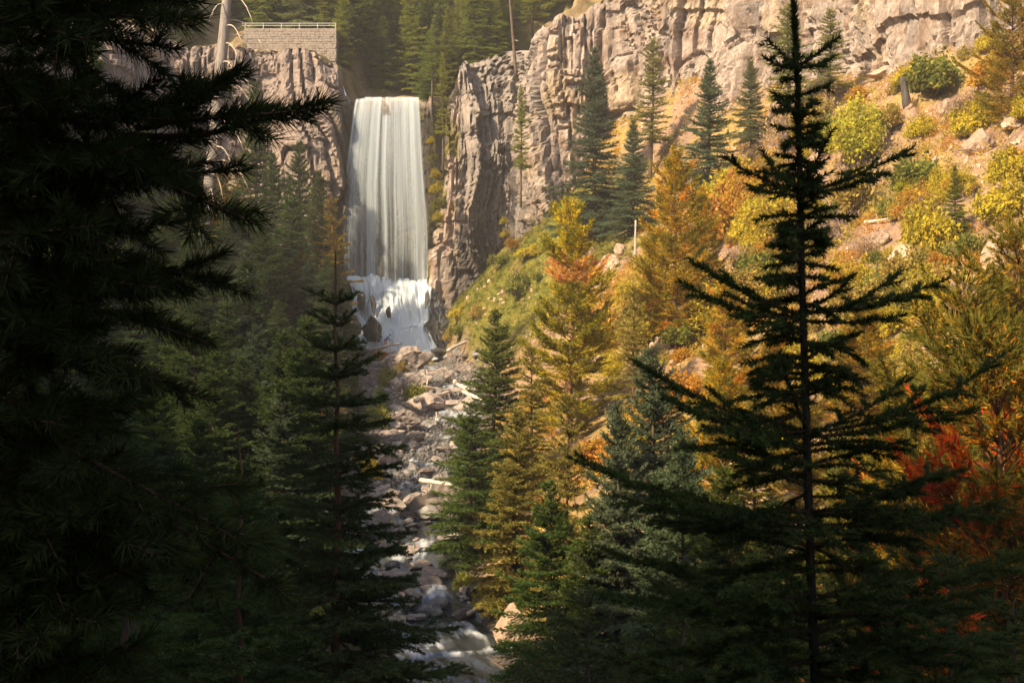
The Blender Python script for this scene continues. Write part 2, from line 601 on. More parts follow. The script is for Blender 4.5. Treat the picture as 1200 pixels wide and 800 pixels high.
def jointed(s, z, ws, hz, seed):
    """Columns split by vertical joints, each broken into blocks -> (block value, crack depth 0..1)."""
    c, e1, u1 = cell1(s / ws, seed, np.zeros(s.shape, np.int64))
    zz0 = np.zeros_like(c)
    r, e2, u2 = cell1(z / (hz * (0.6 + 0.8 * h3(c, zz0, zz0, seed + 1))) + 7.3 * h3(c, zz0 + 1, zz0, seed + 2), seed + 3, c)
    tilt = (h3(c, r, zz0 + 1, seed + 6) - 0.5) * (u1 - 0.5) * 1.6 + (h3(c, r, zz0 + 2, seed + 7) - 0.6) * (u2 - 0.5) * 1.1
    return h3(c, r, zz0, seed + 4) + tilt, h3(c, zz0, zz0, seed + 5), np.maximum(1 - sstep(0, 0.10, e1), 0.6 * (1 - sstep(0, 0.05, e2)))


w1 = vnoise(s / 3, z / 6, 0, 62)
sw = s + 1.3 * vnoise(s / 6, z / 9, 4, 60) + 0.14 * vnoise(s / 1.3, z / 2.2, 4, 59) + 0.10 * z
zw = z + 1.6 * vnoise(s / 2.5, z / 3, 3, 64) + 0.08 * vnoise(s / .8, z / .8, 3, 58)
id1, ic1, cr1 = jointed(sw, zw, 2.1, 11.0, 63)
col_off = (id1 - 0.5) * 0.9 + (ic1 - 0.5) * 1.5 - 1.1 * cr1
id2, ic2, cr2 = jointed(sw + 40, zw, 0.85, 4.2, 163)
blk = (id2 - 0.5) * 0.55 + (ic2 - 0.5) * 0.35 - 0.55 * cr2
id3, ic3, cr3 = jointed(sw + 80, zw, 0.45, 1.2, 263)
sml = (id3 - 0.5) * 0.32 - 0.12 * cr3
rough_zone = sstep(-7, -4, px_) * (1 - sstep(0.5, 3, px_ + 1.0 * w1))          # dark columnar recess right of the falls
smooth_zone = sstep(3, 6, px_)
face_patch = sstep(-0.15, 0.35, fbm(s / 7, z / 9, 2, 2, 68))
disp = 2.0 * fbm(s / 13, z / 20, 0, 3, 69) + col_off * (1.0 - 0.35 * rough_zone) + blk * (0.35 + 0.75 * face_patch + 0.6 * rough_zone) + sml * (0.45 + 0.9 * rough_zone)
ledge = np.floor(z / 4.2 + 0.9 * vnoise(s / 6, z / 30, 5, 70))
disp += 0.55 * (vnoise(ledge * 3.7, s / 9, 0, 71)) + 0.05 * fbm(s / 0.5, z / 0.7, 0, 3, 72)
disp += 0.10 * (18 - z) * np.where(z < 18, 1.2, 0.8)                             # leans back
falls_zone = (px_ > -21.6) & (px_ < -9.8)
disp = np.where(falls_zone, 0.30 * disp - 0.4 + 1.1 * sstep(20, 24.5, z), disp)
disp = np.where(z > zt - 1.6, disp - 0.6 * ((z - zt + 1.6) / 1.6) ** 2 * ~falls_zone, disp)
V = np.stack([px_ + nx_ * disp, py_ + ny_ * disp, z + 0.15 * vnoise(s / 0.8, z / 0.8, 7, 73)], 1)
# rock colours, with shade painted on the left cliff and recess: tan, pinkish and grey basalt, dark water staining, ochre lichen
nA = fbm(s / 5, z / 8, 1, 4, 74)
nB = fbm(s / 0.9, z / 6, 2, 4, 75)
nC = fbm(s / 1.5, z / 1.5, 3, 4, 76)
C = np.tile(np.array([0.41, 0.33, 0.275]), (len(z), 1)) * (0.82 + 0.25 * id2 + 0.12 * ic1)[:, None]
C = blend(C, (0.47, 0.39, 0.335), sstep(0.0, 0.7, nA))
C = blend(C, (0.33, 0.24, 0.185), sstep(0.1, 0.7, nC))
C = blend(C, (0.25, 0.215, 0.19), 0.75 * sstep(0.15, 0.7, nB))
left = 1 - sstep(-24, -18, px_)
C = blend(C, (0.27, 0.215, 0.19), 0.75 * left)  # left cliff painted darker and duller to stand in for shade
C = blend(C, (0.235, 0.215, 0.195), 0.75 * np.clip(rough_zone + 0.35 * nC * (rough_zone > 0), 0, 1))  # grey basalt tone with the recess's shade painted in
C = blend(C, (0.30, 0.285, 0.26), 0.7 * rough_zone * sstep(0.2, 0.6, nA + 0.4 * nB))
C = blend(C, (0.40, 0.28, 0.12), 0.4 * sstep(0.55, 0.9, nA - 0.2 * nC) * (1 - rough_zone))
mossc = sstep(0.1, 0.6, fbm(s / 1.6, z / 4, 9, 3, 78)) * (sstep(-9.8, -8.8, px_) * (1 - sstep(-7.5, -6.3, px_ + 0.6 * w1)) * (1 - sstep(20, 25, z)) + 0.6 * sstep(0.5, 1.5, px_) * (1 - sstep(2.5, 4, px_)) * (1 - sstep(9, 13, z)))
C = blend(C, (0.17, 0.15, 0.02), np.clip(1.2 * mossc, 0, 0.9))
wet = np.clip(sstep(-23, -21.6, px_) * (1 - sstep(-9.6, -8.6, px_)), 0, 1) * (1 - sstep(23, 26, z))
C = blend(C, (0.075, 0.068, 0.055), 0.9 * wet)
C = blend(C, (0.10, 0.095, 0.02), 0.7 * wet * sstep(0.1, 0.5, nB))
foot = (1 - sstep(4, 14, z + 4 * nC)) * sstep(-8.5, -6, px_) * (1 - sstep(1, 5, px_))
C = blend(C, (0.09, 0.078, 0.07), 0.9 * foot)  # recess darker towards its foot
t = NT("cliff_rock")
v = t.mapping((1, 1, 0.6))
na = t.noise(v, 2.2, 6.0, 0.7, 0.3)
nb = t.noise(t.mapping((1, 1, 0.25)), 7.0, 5.0, 0.75)
cc = t.mix(1.0, t.attr("Col", "Color"), t.ramp(na, [(0.3, 0.62), (0.66, 1.2)]), 'MULTIPLY')
cc = t.mix(1.0, cc, t.ramp(nb, [(0.3, 0.8), (0.66, 1.1)]), 'MULTIPLY')
M["cliff"] = t.done(t.principled(cc, 0.92, 0.12, t.bump(t.math('ADD', na, t.math('MULTIPLY', nb, 0.9)), 1.0, 0.30)))
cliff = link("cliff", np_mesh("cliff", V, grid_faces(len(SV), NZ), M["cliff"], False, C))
tag(cliff, "tall fractured basalt cliff curving round the falls", None, kind="structure")
cliff_top = V.reshape(len(SV), NZ, 3)[:, -1]

# hillside above the cliff
BACK = np.concatenate([[0, 0.5, 1.2], np.arange(2.2, 26, 1.1), np.arange(26, 150, 3.5)])
SI = np.arange(0, len(SV), 3)
E = cliff_top[SI]
bd = unit(np.array([[0.22, 1.0]]))[0]
P = E[:, None, :2] + BACK[None, :, None] * bd
rise = np.where(BACK < 6, 0.18 * BACK, 1.08 + 0.50 * (BACK - 6))
ez = E[:, 2] + 0
near_falls = np.exp(-((E[:, 0] + 15) / 6.0) ** 2)
Zh = ez[:, None] + rise[None] * (1 - 0.45 * near_falls[:, None] * np.exp(-BACK[None] / 40)) + 0.9 * fbm(P[..., 0] / 8, P[..., 1] / 8, 0, 3, 81) * sstep(0, 4, BACK)[None]
Zh[:, 0] -= 0.05


def hill_h(x, y):
    """Height of the upper hillside under (x, y): nearest edge sample along the back direction."""
    best = None
    rel = np.array([x, y]) - E[:, :2]
    side = np.abs(rel[:, 0] * bd[1] - rel[:, 1] * bd[0])
    i = int(np.argmin(side + np.where((rel @ bd) < 0, 1e3, 0)))
    b = float(rel[i] @ bd)
    return float(np.interp(b, BACK, Zh[i]))


hp = P.reshape(-1, 2)
n1 = fbm(hp[:, 0] / 5, hp[:, 1] / 5, 0, 3, 82)
C = blend(np.tile(np.array([0.26, 0.19, 0.10]), (len(hp), 1)), (0.10, 0.09, 0.03), sstep(-0.2, 0.4, n1))
hill = link("hillside", np_mesh("hillside", np.concatenate([hp, Zh.reshape(-1, 1)], 1), grid_faces(len(SI), len(BACK)), M["ground"], True, C))
tag(hill, "steep forested hillside rising above the cliff top", None, kind="structure")

# ------------------------------------------------------------------ waterfall
t = NT("falling_water")
wc = t.principled((0.66, 0.75, 0.81), 0.5, 0.25)
tl_ = t.n("ShaderNodeBsdfTranslucent")
tl_.inputs[0].default_value = (0.66, 0.75, 0.81, 1)
m0 = t.n("ShaderNodeMixShader")
m0.inputs[0].default_value = 0.35
t.l(wc, m0.inputs[1])
t.l(tl_.outputs[0], m0.inputs[2])
tp = t.n("ShaderNodeBsdfTransparent")
m1 = t.n("ShaderNodeMixShader")
t.l(t.attr("dens"), m1.inputs[0])
t.l(tp.outputs[0], m1.inputs[1])
t.l(m0.outputs[0], m1.inputs[2])
M["falls"] = t.done(m1.outputs[0])

falls = link("waterfall", None)
falls.location = (-14.8, 165.5, -5.5)
tag(falls, "tall white waterfall plunging over the cliff lip into a foaming cascade", "waterfall")
FO = np.array(falls.location)


def sheet(name, yoff, seed, thin):
    nu, nv = 220, 100
    u, v = [a.ravel() for a in np.meshgrid(np.linspace(0, 1, nu), np.linspace(0, 1, nv), indexing='ij')]
    # u across, v down; edges flare as they fall
    xl = -18.75 - 1.15 * np.minimum(v * 2.2, 1) ** 0.8 - 0.35 * v
    xr = -11.05 + 0.75 * np.minimum(v * 1.5, 1) + 0.45 * v
    x = xl + (xr - xl) * u
    zt = 25.15 - 0.25 * np.abs(u - 0.5) ** 2 * 4 * (u < 0.15)
    z = zt + (2.0 - zt) * v
    out = 0.3 + 1.9 * np.sqrt(np.clip(v, 0, 1)) * 0.8
    fold = 0.035 * fbm(u * 9, v * 0.6, 0, 2, seed) * np.minimum(v * 6, 1)
    y = 171.6 - out - yoff + fold
    uu = u + 0.006 * vnoise(u * 30, v * 3, 0, seed + 9)
    str1 = fbm(uu * 16, v * 0.5, 0, 3, seed + 1, 0.65)
    str2 = fbm(uu * 60, v * 0.9, 0, 2, seed + 2)
    prof = np.interp(u, [0, .04, .12, .30, .40, .52, .60, .66, .72, .80, .86, .90, .95, 1.0], [.55, .95, .95, .80, .95, 1.0, .9, .55, .45, .55, .95, .6, .5, .4])
    d = prof * (0.95 - 0.50 * sstep(0.08, 0.9, v)) + 0.50 * str1 + 0.30 * str2 - 0.05
    # rock notch showing below the lip
    notch = sstep(0.43, 0.45, u) * (1 - sstep(0.455 + 0.1 * sstep(0, .1, v), 0.475 + 0.12 * sstep(0, .1, v), u)) * (1 - sstep(0.085, 0.105, v))
    d = d * (1 - 0.75 * notch)
    d = d * sstep(0, 0.025, u) * sstep(0, 0.02, 1 - u)
    d = np.clip(d * thin, 0.0, 1) * (1 + 0.5 * sstep(0.86, 1.0, v))
    me = np_mesh(name, np.stack([x, y, z], 1) - FO, grid_faces(nu, nv), M["falls"], True, None, None, {"dens": d})
    return link(name, me, falls)


sheet("water_curtain", 0.0, 101, 0.56)
sheet("water_curtain", 0.45, 131, 0.30)


def casc(u, v):
    """Bed of the lower cascade: u across, v from the foot of the plunge down to the boulders."""
    xl = -19.3 + 1.2 * v + 0.5 * vnoise(v * 5, 0, 0, 140)
    xr = -9.6 + 0.2 * v + 1.4 * sstep(0.55, 1.0, v) + 0.3 * vnoise(v * 6, 3, 0, 141)
    x = xl + (xr - xl) * u
    stp = v + 0.030 * np.sin(v * 19 + 5.0 * fbm(u * 2.2, v * 1.0, 0, 2, 142)) + 0.02 * fbm(u * 5, v * 5, 0, 2, 146)
    z = 3.6 - 9.6 * stp
    y = 169.5 - 9.8 * v - 1.2 * np.sin(np.clip(u, 0, 1) * math.pi) + 0.5 * fbm(u * 4, v * 3, 2, 2, 147)
    f1, f2, cid = worley(u * 4.5 + 0.3 * vnoise(u * 6, v * 6, 0, 143), v * 3.6, 144)
    lump = sstep(0.25, 0.85, 1 - f1) * sstep(0.4, 0.6, cid)
    y = y - lump * 0.35
    return x, y, z, lump


nu, nv = 150, 150
u, v = [a.ravel() for a in np.meshgrid(np.linspace(-0.25, 1.22, nu), np.linspace(0.05, 1.1, nv), indexing='ij')]
x, y, z, lump = casc(u, v)
rk = np.stack([x, y + 0.45 + 0.2 * fbm(u * 16, v * 16, 0, 3, 145), z - 0.25 - 2.4 * np.maximum(np.maximum(-u, u - 1), 0)], 1)
bed = link("rock_ledge", np_mesh("rock_ledge", rk, grid_faces(nu, nv), M["wet_rock"], False))
tag(bed, "dark wet rock ledge beneath the foaming lower cascade", "rock ledge")
nu, nv = 200, 170
u, v = [a.ravel() for a in np.meshgrid(np.linspace(0, 1, nu), np.linspace(0, 1, nv), indexing='ij')]
x, y, z, lump = casc(u, v)
fl_ = fbm(u * 26 + 0.7 * np.sin(v * 9), v * 3.0, 0, 3, 150, 0.6)
d = 1.0 + 0.34 * fl_ - 0.22 * sstep(0.5, 0.9, lump) + 0.25 * sstep(0.6, 1, v) + 0.1
dark = 0.45 * np.exp(-((u - 0.14) / 0.04) ** 2 - ((v - 0.30) / 0.2) ** 2) + 0.6 * np.exp(-((u - 0.22) / 0.025) ** 2 - ((v - 0.30) / 0.2) ** 2) + 0.7 * np.exp(-((u - 0.40) / 0.03) ** 2 - ((v - 0.36) / 0.1) ** 2) \
    + 0.6 * np.exp(-((u - 0.62) / 0.04) ** 2 - ((v - 0.18) / 0.12) ** 2)
d = d - 0.85 * dark
d = d * sstep(-0.02, 0.06, v + 0.03 * fl_) * sstep(0, 0.05, u + 0.03 * fl_) * sstep(0, 0.06, 1 - u + 0.03 * fl_)
y = y - 0.10 * np.clip(fl_, -1, 1)
me = np_mesh("cascade", np.stack([x, y, z], 1) - FO, grid_faces(nu, nv), M["falls"], True, None, None, {"dens": np.clip(d, 0, 1)})
link("cascade", me, falls)

# ------------------------------------------------------------------ conifers
class Twigs:
    def __init__(self):
        self.S, self.D, self.L, self.sag, self.g, self.k = [], [], [], [], [], []

    def add(self, S, D, L, sag, g, k=0.0):
        n = len(S)
        self.S.append(S)
        self.D.append(D)
        self.L.append(np.broadcast_to(L, (n,)))
        self.sag.append(np.broadcast_to(sag, (n,)))
        self.g.append(np.broadcast_to(g, (n,)))
        self.k.append(np.broadcast_to(k, (n,)))

    def arrays(self):
        return tuple(np.concatenate(a) for a in (self.S, self.D, self.L, self.sag, self.g, self.k))


def needles(tw, per_m, nl, nw, ang, rg, colf, up=0.15, v0=0.0):
    """One slim triangle per needle (or needle tuft) round every twig."""
    S, D, L, sag, g, k = tw.arrays()
    cnt = np.floor(L * per_m + rg.random(len(L))).astype(int)
    i = np.repeat(np.arange(len(L)), cnt)
    n = len(i)
    v = v0 + (1 - v0) * rg.random(n)
    Z = np.array([0, 0, 1.0])
    base = S[i] + D[i] * (L[i] * v)[:, None] + (sag[i] * v * v)[:, None] * Z
    ax = unit(D[i] * L[i][:, None] + (2 * sag[i] * v)[:, None] * Z)
    e1 = unit(np.cross(ax, Z) + 1e-4)
    e2 = np.cross(e1, ax)
    a = rg.random(n) * 2 * math.pi
    rad = unit(np.cos(a)[:, None] * e1 + np.sin(a)[:, None] * e2 + up * Z)
    th = np.radians(ang) * (0.75 + 0.5 * rg.random(n)) * (1 - 0.55 * v ** 5)
    d = np.cos(th)[:, None] * ax + np.sin(th)[:, None] * rad
    ln = nl * (0.7 + 0.5 * rg.random(n))
    tip = base + d * ln[:, None]
    w = unit(np.cross(d, rg.normal(size=(n, 3)))) * (nw * 0.5)
    V = np.stack([base - w, base + w, tip], 1).reshape(-1, 3)
    F = np.arange(3 * n).reshape(-1, 3)
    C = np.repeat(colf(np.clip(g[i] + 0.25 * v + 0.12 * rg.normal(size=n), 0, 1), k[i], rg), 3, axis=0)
    return V, F, C


def lerp3(a, b, g):
    return np.asarray(a)[None] * (1 - g[:, None]) + np.asarray(b)[None] * g[:, None]


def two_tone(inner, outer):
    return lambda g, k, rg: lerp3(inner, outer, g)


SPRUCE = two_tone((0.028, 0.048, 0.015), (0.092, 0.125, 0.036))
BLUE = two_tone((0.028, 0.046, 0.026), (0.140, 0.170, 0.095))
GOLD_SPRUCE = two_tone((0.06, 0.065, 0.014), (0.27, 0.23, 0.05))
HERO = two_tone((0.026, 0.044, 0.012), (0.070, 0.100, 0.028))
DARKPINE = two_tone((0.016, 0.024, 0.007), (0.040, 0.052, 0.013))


def autumn(green, gold, rust):
    """Pine whose older, inner needles have turned; k carries the per-branch turn."""
    def f(g, k, rg):
        n = len(g)
        p = np.clip(0.15 + 1.05 * g - 0.75 * k, 0.04, 0.97)
        c = np.where((rg.random(n) < p)[:, None], np.asarray(green)[None], np.asarray(gold)[None])
        r = np.clip(k * 1.5 - 0.62 + 0.45 * (0.5 - g), 0, 0.92)
        return np.where((rg.random(n) < r)[:, None], np.asarray(rust)[None], c)
    return f


def trunk_geo(H, r0, r1, rg, bend=0.12, sides=9):
    zz = np.linspace(0, H, 14)
    P = np.stack([bend * vnoise(zz / 4, rg.random() * 50, 0, 3), bend * vnoise(zz / 4, rg.random() * 50, 9, 4), zz], 1)
    P[0] -= [0, 0, 1.2]
    R = r1 + (r0 - r1) * (1 - zz / H) ** 0.9
    return P, tube(P, R, sides)


def conifer(seed, H, R, dz=0.45, per=7, e_top=45, e_mid=2, e_low=-18, shape=0.8, bare=0.06, spacing=0.075, ratio=0.52, nl=0.135, nw=0.054,
            per_m=38, ang=50, droop=-0.25, tipup=0.22, colf=SPRUCE, irregular=0.25, min_l=0.10, bark="bark", tuft=0.0, kfun=None, r0=None, leader=0.6, side_ang=52, up=0.2,
            lowfill=1.0):
    """Builds (trunk mesh, crown mesh) of one conifer, base at the origin."""
    rg = np.random.default_rng(seed)
    P, (tv, tf) = trunk_geo(H, r0 or 0.011 * H + 0.03, 0.012, rg)
    tr = Geo()
    tr.add(tv, tf)
    tw = Twigs()
    z = bare * H
    while z < H - leader * 0.4:
        t = z / H
        n = max(3, int(per * (0.75 + 0.5 * rg.random())))
        a0 = rg.random() * 6.28
        for b in range(n):
            zz = z + rg.normal() * dz * 0.22
            if zz > H - 0.12:
                continue
            t = zz / H
            prof = (1 - t) ** shape * (lowfill + (1 - lowfill) * sstep(0.0, 0.35, t))
            L = max(0.10, R * prof * (1 + irregular * rg.normal()) + 0.10)
            if rg.random() < 0.06 * irregular * 4:
                L *= 0.45
            az = a0 + b * 6.283 / n + rg.normal() * 0.25
            e = np.interp(t, [0, 0.45, 0.85, 1], [e_low, e_mid, e_top * 0.6, e_top]) + rg.normal() * 6
            e = math.radians(e)
            K = 6
            u = np.linspace(0, 1, K)
            rh = np.array([math.cos(az), math.sin(az), 0])
            bx = np.array([np.interp(zz, P[:, 2], P[:, 0]), np.interp(zz, P[:, 2], P[:, 1]), zz])
            lowk = 1 - t
            pts = bx + (rh * math.cos(e))[None] * (L * u)[:, None]
            pts[:, 2] += L * (math.sin(e) * u + droop * lowk * u ** 2 + tipup * u ** 3)
            kv = kfun(t, rg) if kfun else 0.0
            if L > 0.35:
                tr.add(*tube(pts[:, :], np.linspace(0.010 + 0.012 * L, 0.004, K), 3))
            sg = np.diff(pts, axis=0)
            sl = np.linalg.norm(sg, axis=1)
            um = 0.5 * (u[1:] + u[:-1])
            keep = um > tuft
            tw.add(pts[:-1][keep], unit(sg)[keep], sl[keep], 0.0, 0.25 + 0.5 * um[keep], kv)
            ns = max(2, int(L / spacing))
            us = np.sort(tuft + (1 - tuft) * rg.random(ns) ** 0.9) * 0.97
            us = np.maximum(us, 0.08)
            base = np.stack([np.interp(us, u, pts[:, c]) for c in range(3)], 1)
            tg = unit(np.stack([np.interp(us, um, sg[:, c]) for c in range(3)], 1))
            side = unit(np.cross(tg, [0, 0, 1.0])) * np.where(np.arange(ns) % 2 == 0, 1, -1)[:, None]
            sa = np.radians(side_ang + 12 * rg.normal(size=ns))
            d = tg * np.cos(sa)[:, None] + side * np.sin(sa)[:, None]
            d[:, 2] += 0.12 * rg.normal(size=ns) + 0.05
            sL = (min_l + L * ratio * (1 - us) ** 0.7 * np.minimum(1, us * 3.5)) * (0.7 + 0.6 * rg.random(ns))
            tw.add(base, unit(d), sL, -0.16 * sL * lowk if droop < 0 else 0.12 * sL, 0.25 + 0.55 * us, kv)
        z += dz * (0.8 + 0.4 * rg.random()) * (0.65 + 0.35 * (1 - t))
    top = np.array([P[-1]]) - [[0, 0, leader]]
    tw.add(top, np.array([[0, 0, 1.0]]), leader * 1.02, 0.0, 0.7, kfun(1.0, rg) if kfun else 0.0)
    V, F, C = needles(tw, per_m, nl, nw, ang, rg, colf, up)
    cr = Geo()
    cr.add(V, F, C)
    return tr.mesh("trunk", [M[bark]], True), cr.mesh("crown", [M["needle"]])


KINDS = {}


def kind(name, H, R, seed, **kw):
    KINDS[name] = (conifer(seed, H, R, **kw), H, R)


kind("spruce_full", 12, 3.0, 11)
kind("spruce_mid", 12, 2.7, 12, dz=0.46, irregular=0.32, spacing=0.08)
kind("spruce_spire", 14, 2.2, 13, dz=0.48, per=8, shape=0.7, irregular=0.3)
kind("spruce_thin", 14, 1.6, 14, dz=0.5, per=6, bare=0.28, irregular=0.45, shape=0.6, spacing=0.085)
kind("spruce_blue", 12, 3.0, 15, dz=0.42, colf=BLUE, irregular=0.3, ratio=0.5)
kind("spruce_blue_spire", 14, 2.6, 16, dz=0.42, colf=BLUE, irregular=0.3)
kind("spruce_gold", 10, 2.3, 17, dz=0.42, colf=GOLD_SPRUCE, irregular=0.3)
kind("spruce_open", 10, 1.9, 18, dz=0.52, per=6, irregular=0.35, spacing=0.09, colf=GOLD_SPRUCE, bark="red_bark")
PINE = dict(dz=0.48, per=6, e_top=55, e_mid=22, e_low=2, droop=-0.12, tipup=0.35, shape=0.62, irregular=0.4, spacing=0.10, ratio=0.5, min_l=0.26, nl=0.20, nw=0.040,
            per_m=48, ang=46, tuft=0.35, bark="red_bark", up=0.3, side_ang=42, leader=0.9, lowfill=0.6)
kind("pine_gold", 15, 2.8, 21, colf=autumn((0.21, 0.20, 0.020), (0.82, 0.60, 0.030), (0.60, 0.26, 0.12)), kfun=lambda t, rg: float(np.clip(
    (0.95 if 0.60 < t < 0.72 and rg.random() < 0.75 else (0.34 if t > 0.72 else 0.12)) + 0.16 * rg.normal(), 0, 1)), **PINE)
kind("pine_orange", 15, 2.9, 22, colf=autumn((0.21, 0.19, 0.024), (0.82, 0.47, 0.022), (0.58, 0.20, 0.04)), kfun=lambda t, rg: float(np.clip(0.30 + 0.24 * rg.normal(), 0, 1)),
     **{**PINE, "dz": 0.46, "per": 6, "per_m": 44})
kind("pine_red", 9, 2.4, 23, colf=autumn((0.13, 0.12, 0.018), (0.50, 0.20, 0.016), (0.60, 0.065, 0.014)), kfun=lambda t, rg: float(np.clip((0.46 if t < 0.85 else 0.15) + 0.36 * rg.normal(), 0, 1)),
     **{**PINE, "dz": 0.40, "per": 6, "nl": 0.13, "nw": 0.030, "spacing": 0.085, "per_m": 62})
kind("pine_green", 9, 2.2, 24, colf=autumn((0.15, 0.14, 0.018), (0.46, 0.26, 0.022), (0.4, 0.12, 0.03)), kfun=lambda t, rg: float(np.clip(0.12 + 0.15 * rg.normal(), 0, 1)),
     **{**PINE, "dz": 0.45, "nl": 0.13, "nw": 0.030, "spacing": 0.085, "per_m": 62})
TREES = []


def plant(kindname, px, ytip, D, label, name="spruce_tree", group=None, wide=1.0, tint=(1, 1, 1), base_y=None, upper=False, lean=0.0, rz=None, cat="tree", H=None):
    """One tree whose tip stands at a pixel at depth D; rooted in the ground below it."""
    (tm, cm), H0, R0 = KINDS[kindname]
    tip = at(px, ytip, D)
    z0 = hill_h(tip[0], tip[1]) if upper else float(ground_h(tip[0], tip[1]))
    if base_y is not None:
        z0 = at(px, base_y, D)[2]
    h = tip[2] - z0
    if H is not None:
        h = H
    if h < 0.8:
        h = 0.8
    e = link(name, None, None, (tip[0], tip[1], z0), (0, lean, rz if rz is not None else float(rng.random() * 6.28)))
    s = h / H0
    wdt = s ** 0.75 * wide
    tag(e, label, cat, group)
    for nm, me in (("trunk", tm), ("crown", cm)):
        o = link(nm, me, e, scale=(wdt, wdt, s))
        o.color = (*tint, 1) if nm == "crown" else (1, 1, 1, 1)
    TREES.append(e)
    return e


# --- single trees of the right bank, from the creek outward
NB = "conifers on the sunny bank"
plant("spruce_mid", 578, 362, 82, "tall dark green spruce nearest the creek on the sunny bank", tint=(1.15, 1.05, .8), wide=1.15)
plant("spruce_mid", 552, 470, 76, "dark green spruce overhanging the creek bend, left of the golden spruce", tint=(0.95, 1.05, .8), wide=1.25)
plant("spruce_gold", 604, 478, 66, "golden tipped spruce lit on one side above the creek bend", wide=1.05)
plant("spruce_open", 622, 400, 80, "yellow green spruce standing between the creekside spruce and gold pine", tint=(1, 1, .9))
plant("spruce_open", 664, 452, 60, "slender young spruce with pale bare stem before the gold pine", wide=0.75)
plant("spruce_full", 645, 560, 54, "deep green spruce in shade below the slender young spruce", tint=(0.9, 1.05, .85), wide=1.05)
plant("spruce_full", 690, 600, 50, "low dark spruce in front of the blue green spruce", tint=(1.05, 1.05, .7), wide=1.0)
plant("spruce_blue", 762, 405, 52, "frosted blue green spruce with a tall pointed top", wide=1.0)
plant("spruce_blue", 722, 470, 50, "lower frosted spruce leaning against the tall blue green spruce", wide=0.8)
plant("spruce_blue", 800, 500, 47, "dark frosted spruce behind the near spruce's left limbs", wide=0.9, tint=(.8, .9, .8))
plant("spruce_open", 742, 330, 84, "pale yellow green spruce standing behind the blue green spruce", tint=(1.2, 1.15, 1.2), wide=0.9)
plant("pine_gold", 669, 232, 88, "golden pine with a rusty salmon band halfway up", "pine_tree", wide=1.0)
plant("pine_orange", 792, 178, 92, "tall orange and olive pine left of the near spruce", "pine_tree", wide=1.0)
plant("pine_orange", 822, 222, 97, "orange pine with a bright yellow leader beside the taller orange pine", "pine_tree", wide=0.9)
plant("pine_orange", 765, 270, 99, "olive pine half hidden behind the tall orange pine", "pine_tree", tint=(.8, .95, .8), wide=0.85)
plant("pine_orange", 850, 330, 78, "low orange pine glowing behind the near spruce's middle limbs", "pine_tree", wide=1.1)
plant("pine_orange", 905, 390, 70, "rust orange pine behind the near spruce's trunk", "pine_tree", wide=1.1, tint=(.9, .8, .8))
plant("pine_orange", 1012, 352, 66, "small olive and orange pine just beyond the near spruce", "pine_tree", wide=1.2, tint=(.8, .8, .8))
plant("pine_red", 1172, 385, 31, "pine with scarlet and orange inner needles", "pine_tree", wide=1.0)
plant("pine_green", 1128, 318, 42, "green pine with an orange stem behind the scarlet pine", "pine_tree", wide=1.1)
plant("pine_green", 1196, 262, 46, "green pine cut by the picture's right edge", "pine_tree", wide=1.0, tint=(1, .95, .8))
plant("pine_red", 1075, 455, 46, "shorter orange pine left of the scarlet pine", "pine_tree", wide=1.0, tint=(.9, 1.15, 1))
plant("pine_green", 1040, 500, 50, "low olive pine behind the near spruce's right limbs", "pine_tree", wide=1.1, tint=(1.1, 1, .8))
plant("pine_red", 1180, 560, 30, "low rust coloured pine under the scarlet pine", "pine_tree", wide=1.2)
for kd, nm, px, yt, D, lb, ti in [
    ("pine_orange", "pine_tree", 846, 425, 60, "amber pine filling the gap left of the near spruce's waist", (1, 1, 1)), ("spruce_gold", "spruce_tree", 884, 462, 54, "golden spruce directly behind the near spruce's left waist", (1, 1, 1)),
    ("pine_green", "pine_tree", 938, 450, 57, "green gold pine directly behind the near spruce's trunk", (1.2, 1.1, 1)), ("spruce_gold", "spruce_tree", 990, 490, 50, "golden spruce right behind the near spruce's right waist", (.9, 1, .9)),
    ("pine_orange", "pine_tree", 1052, 500, 44, "amber pine low behind the near spruce's right limb ends", (.9, .85, .9)), ("spruce_full", "spruce_tree", 848, 545, 42, "dark green spruce under the amber pine at the near spruce's left", (1.2, 1.1, .7)),
    ("spruce_full", "spruce_tree", 910, 585, 38, "dark green spruce low behind the near spruce's trunk", (1.1, 1.1, .7)), ("spruce_full", "spruce_tree", 1005, 600, 36, "dark green spruce low behind the near spruce's right boughs", (1.1, 1.1, .7)),
    ("spruce_mid", "spruce_tree", 1090, 590, 32, "dark spruce between the near spruce and the scarlet pine", (1.1, 1.1, .7))]:
    plant(kd, px, yt, D, lb, nm, tint=ti)
# --- against the cliff
plant("spruce_blue_spire", 697, 55, 146, "tallest blue green spruce standing against the pale cliff", wide=1.1, tint=(.75, .8, .85))
plant("spruce_blue_spire", 742, 140, 138, "broad blue green spruce right of the tallest cliff spruce", wide=1.15, tint=(.85, .95, .9))
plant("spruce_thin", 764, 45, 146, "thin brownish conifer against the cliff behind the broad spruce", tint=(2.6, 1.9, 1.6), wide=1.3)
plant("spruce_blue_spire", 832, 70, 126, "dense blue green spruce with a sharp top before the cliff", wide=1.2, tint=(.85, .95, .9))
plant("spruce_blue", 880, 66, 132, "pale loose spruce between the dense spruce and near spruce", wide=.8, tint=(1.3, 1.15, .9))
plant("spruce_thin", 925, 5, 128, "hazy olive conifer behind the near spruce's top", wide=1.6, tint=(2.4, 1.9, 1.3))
plant("spruce_thin", 972, 10, 124, "thin hazy conifer right of the near spruce's leader", wide=1.5, tint=(2.6, 1.9, 1.4))
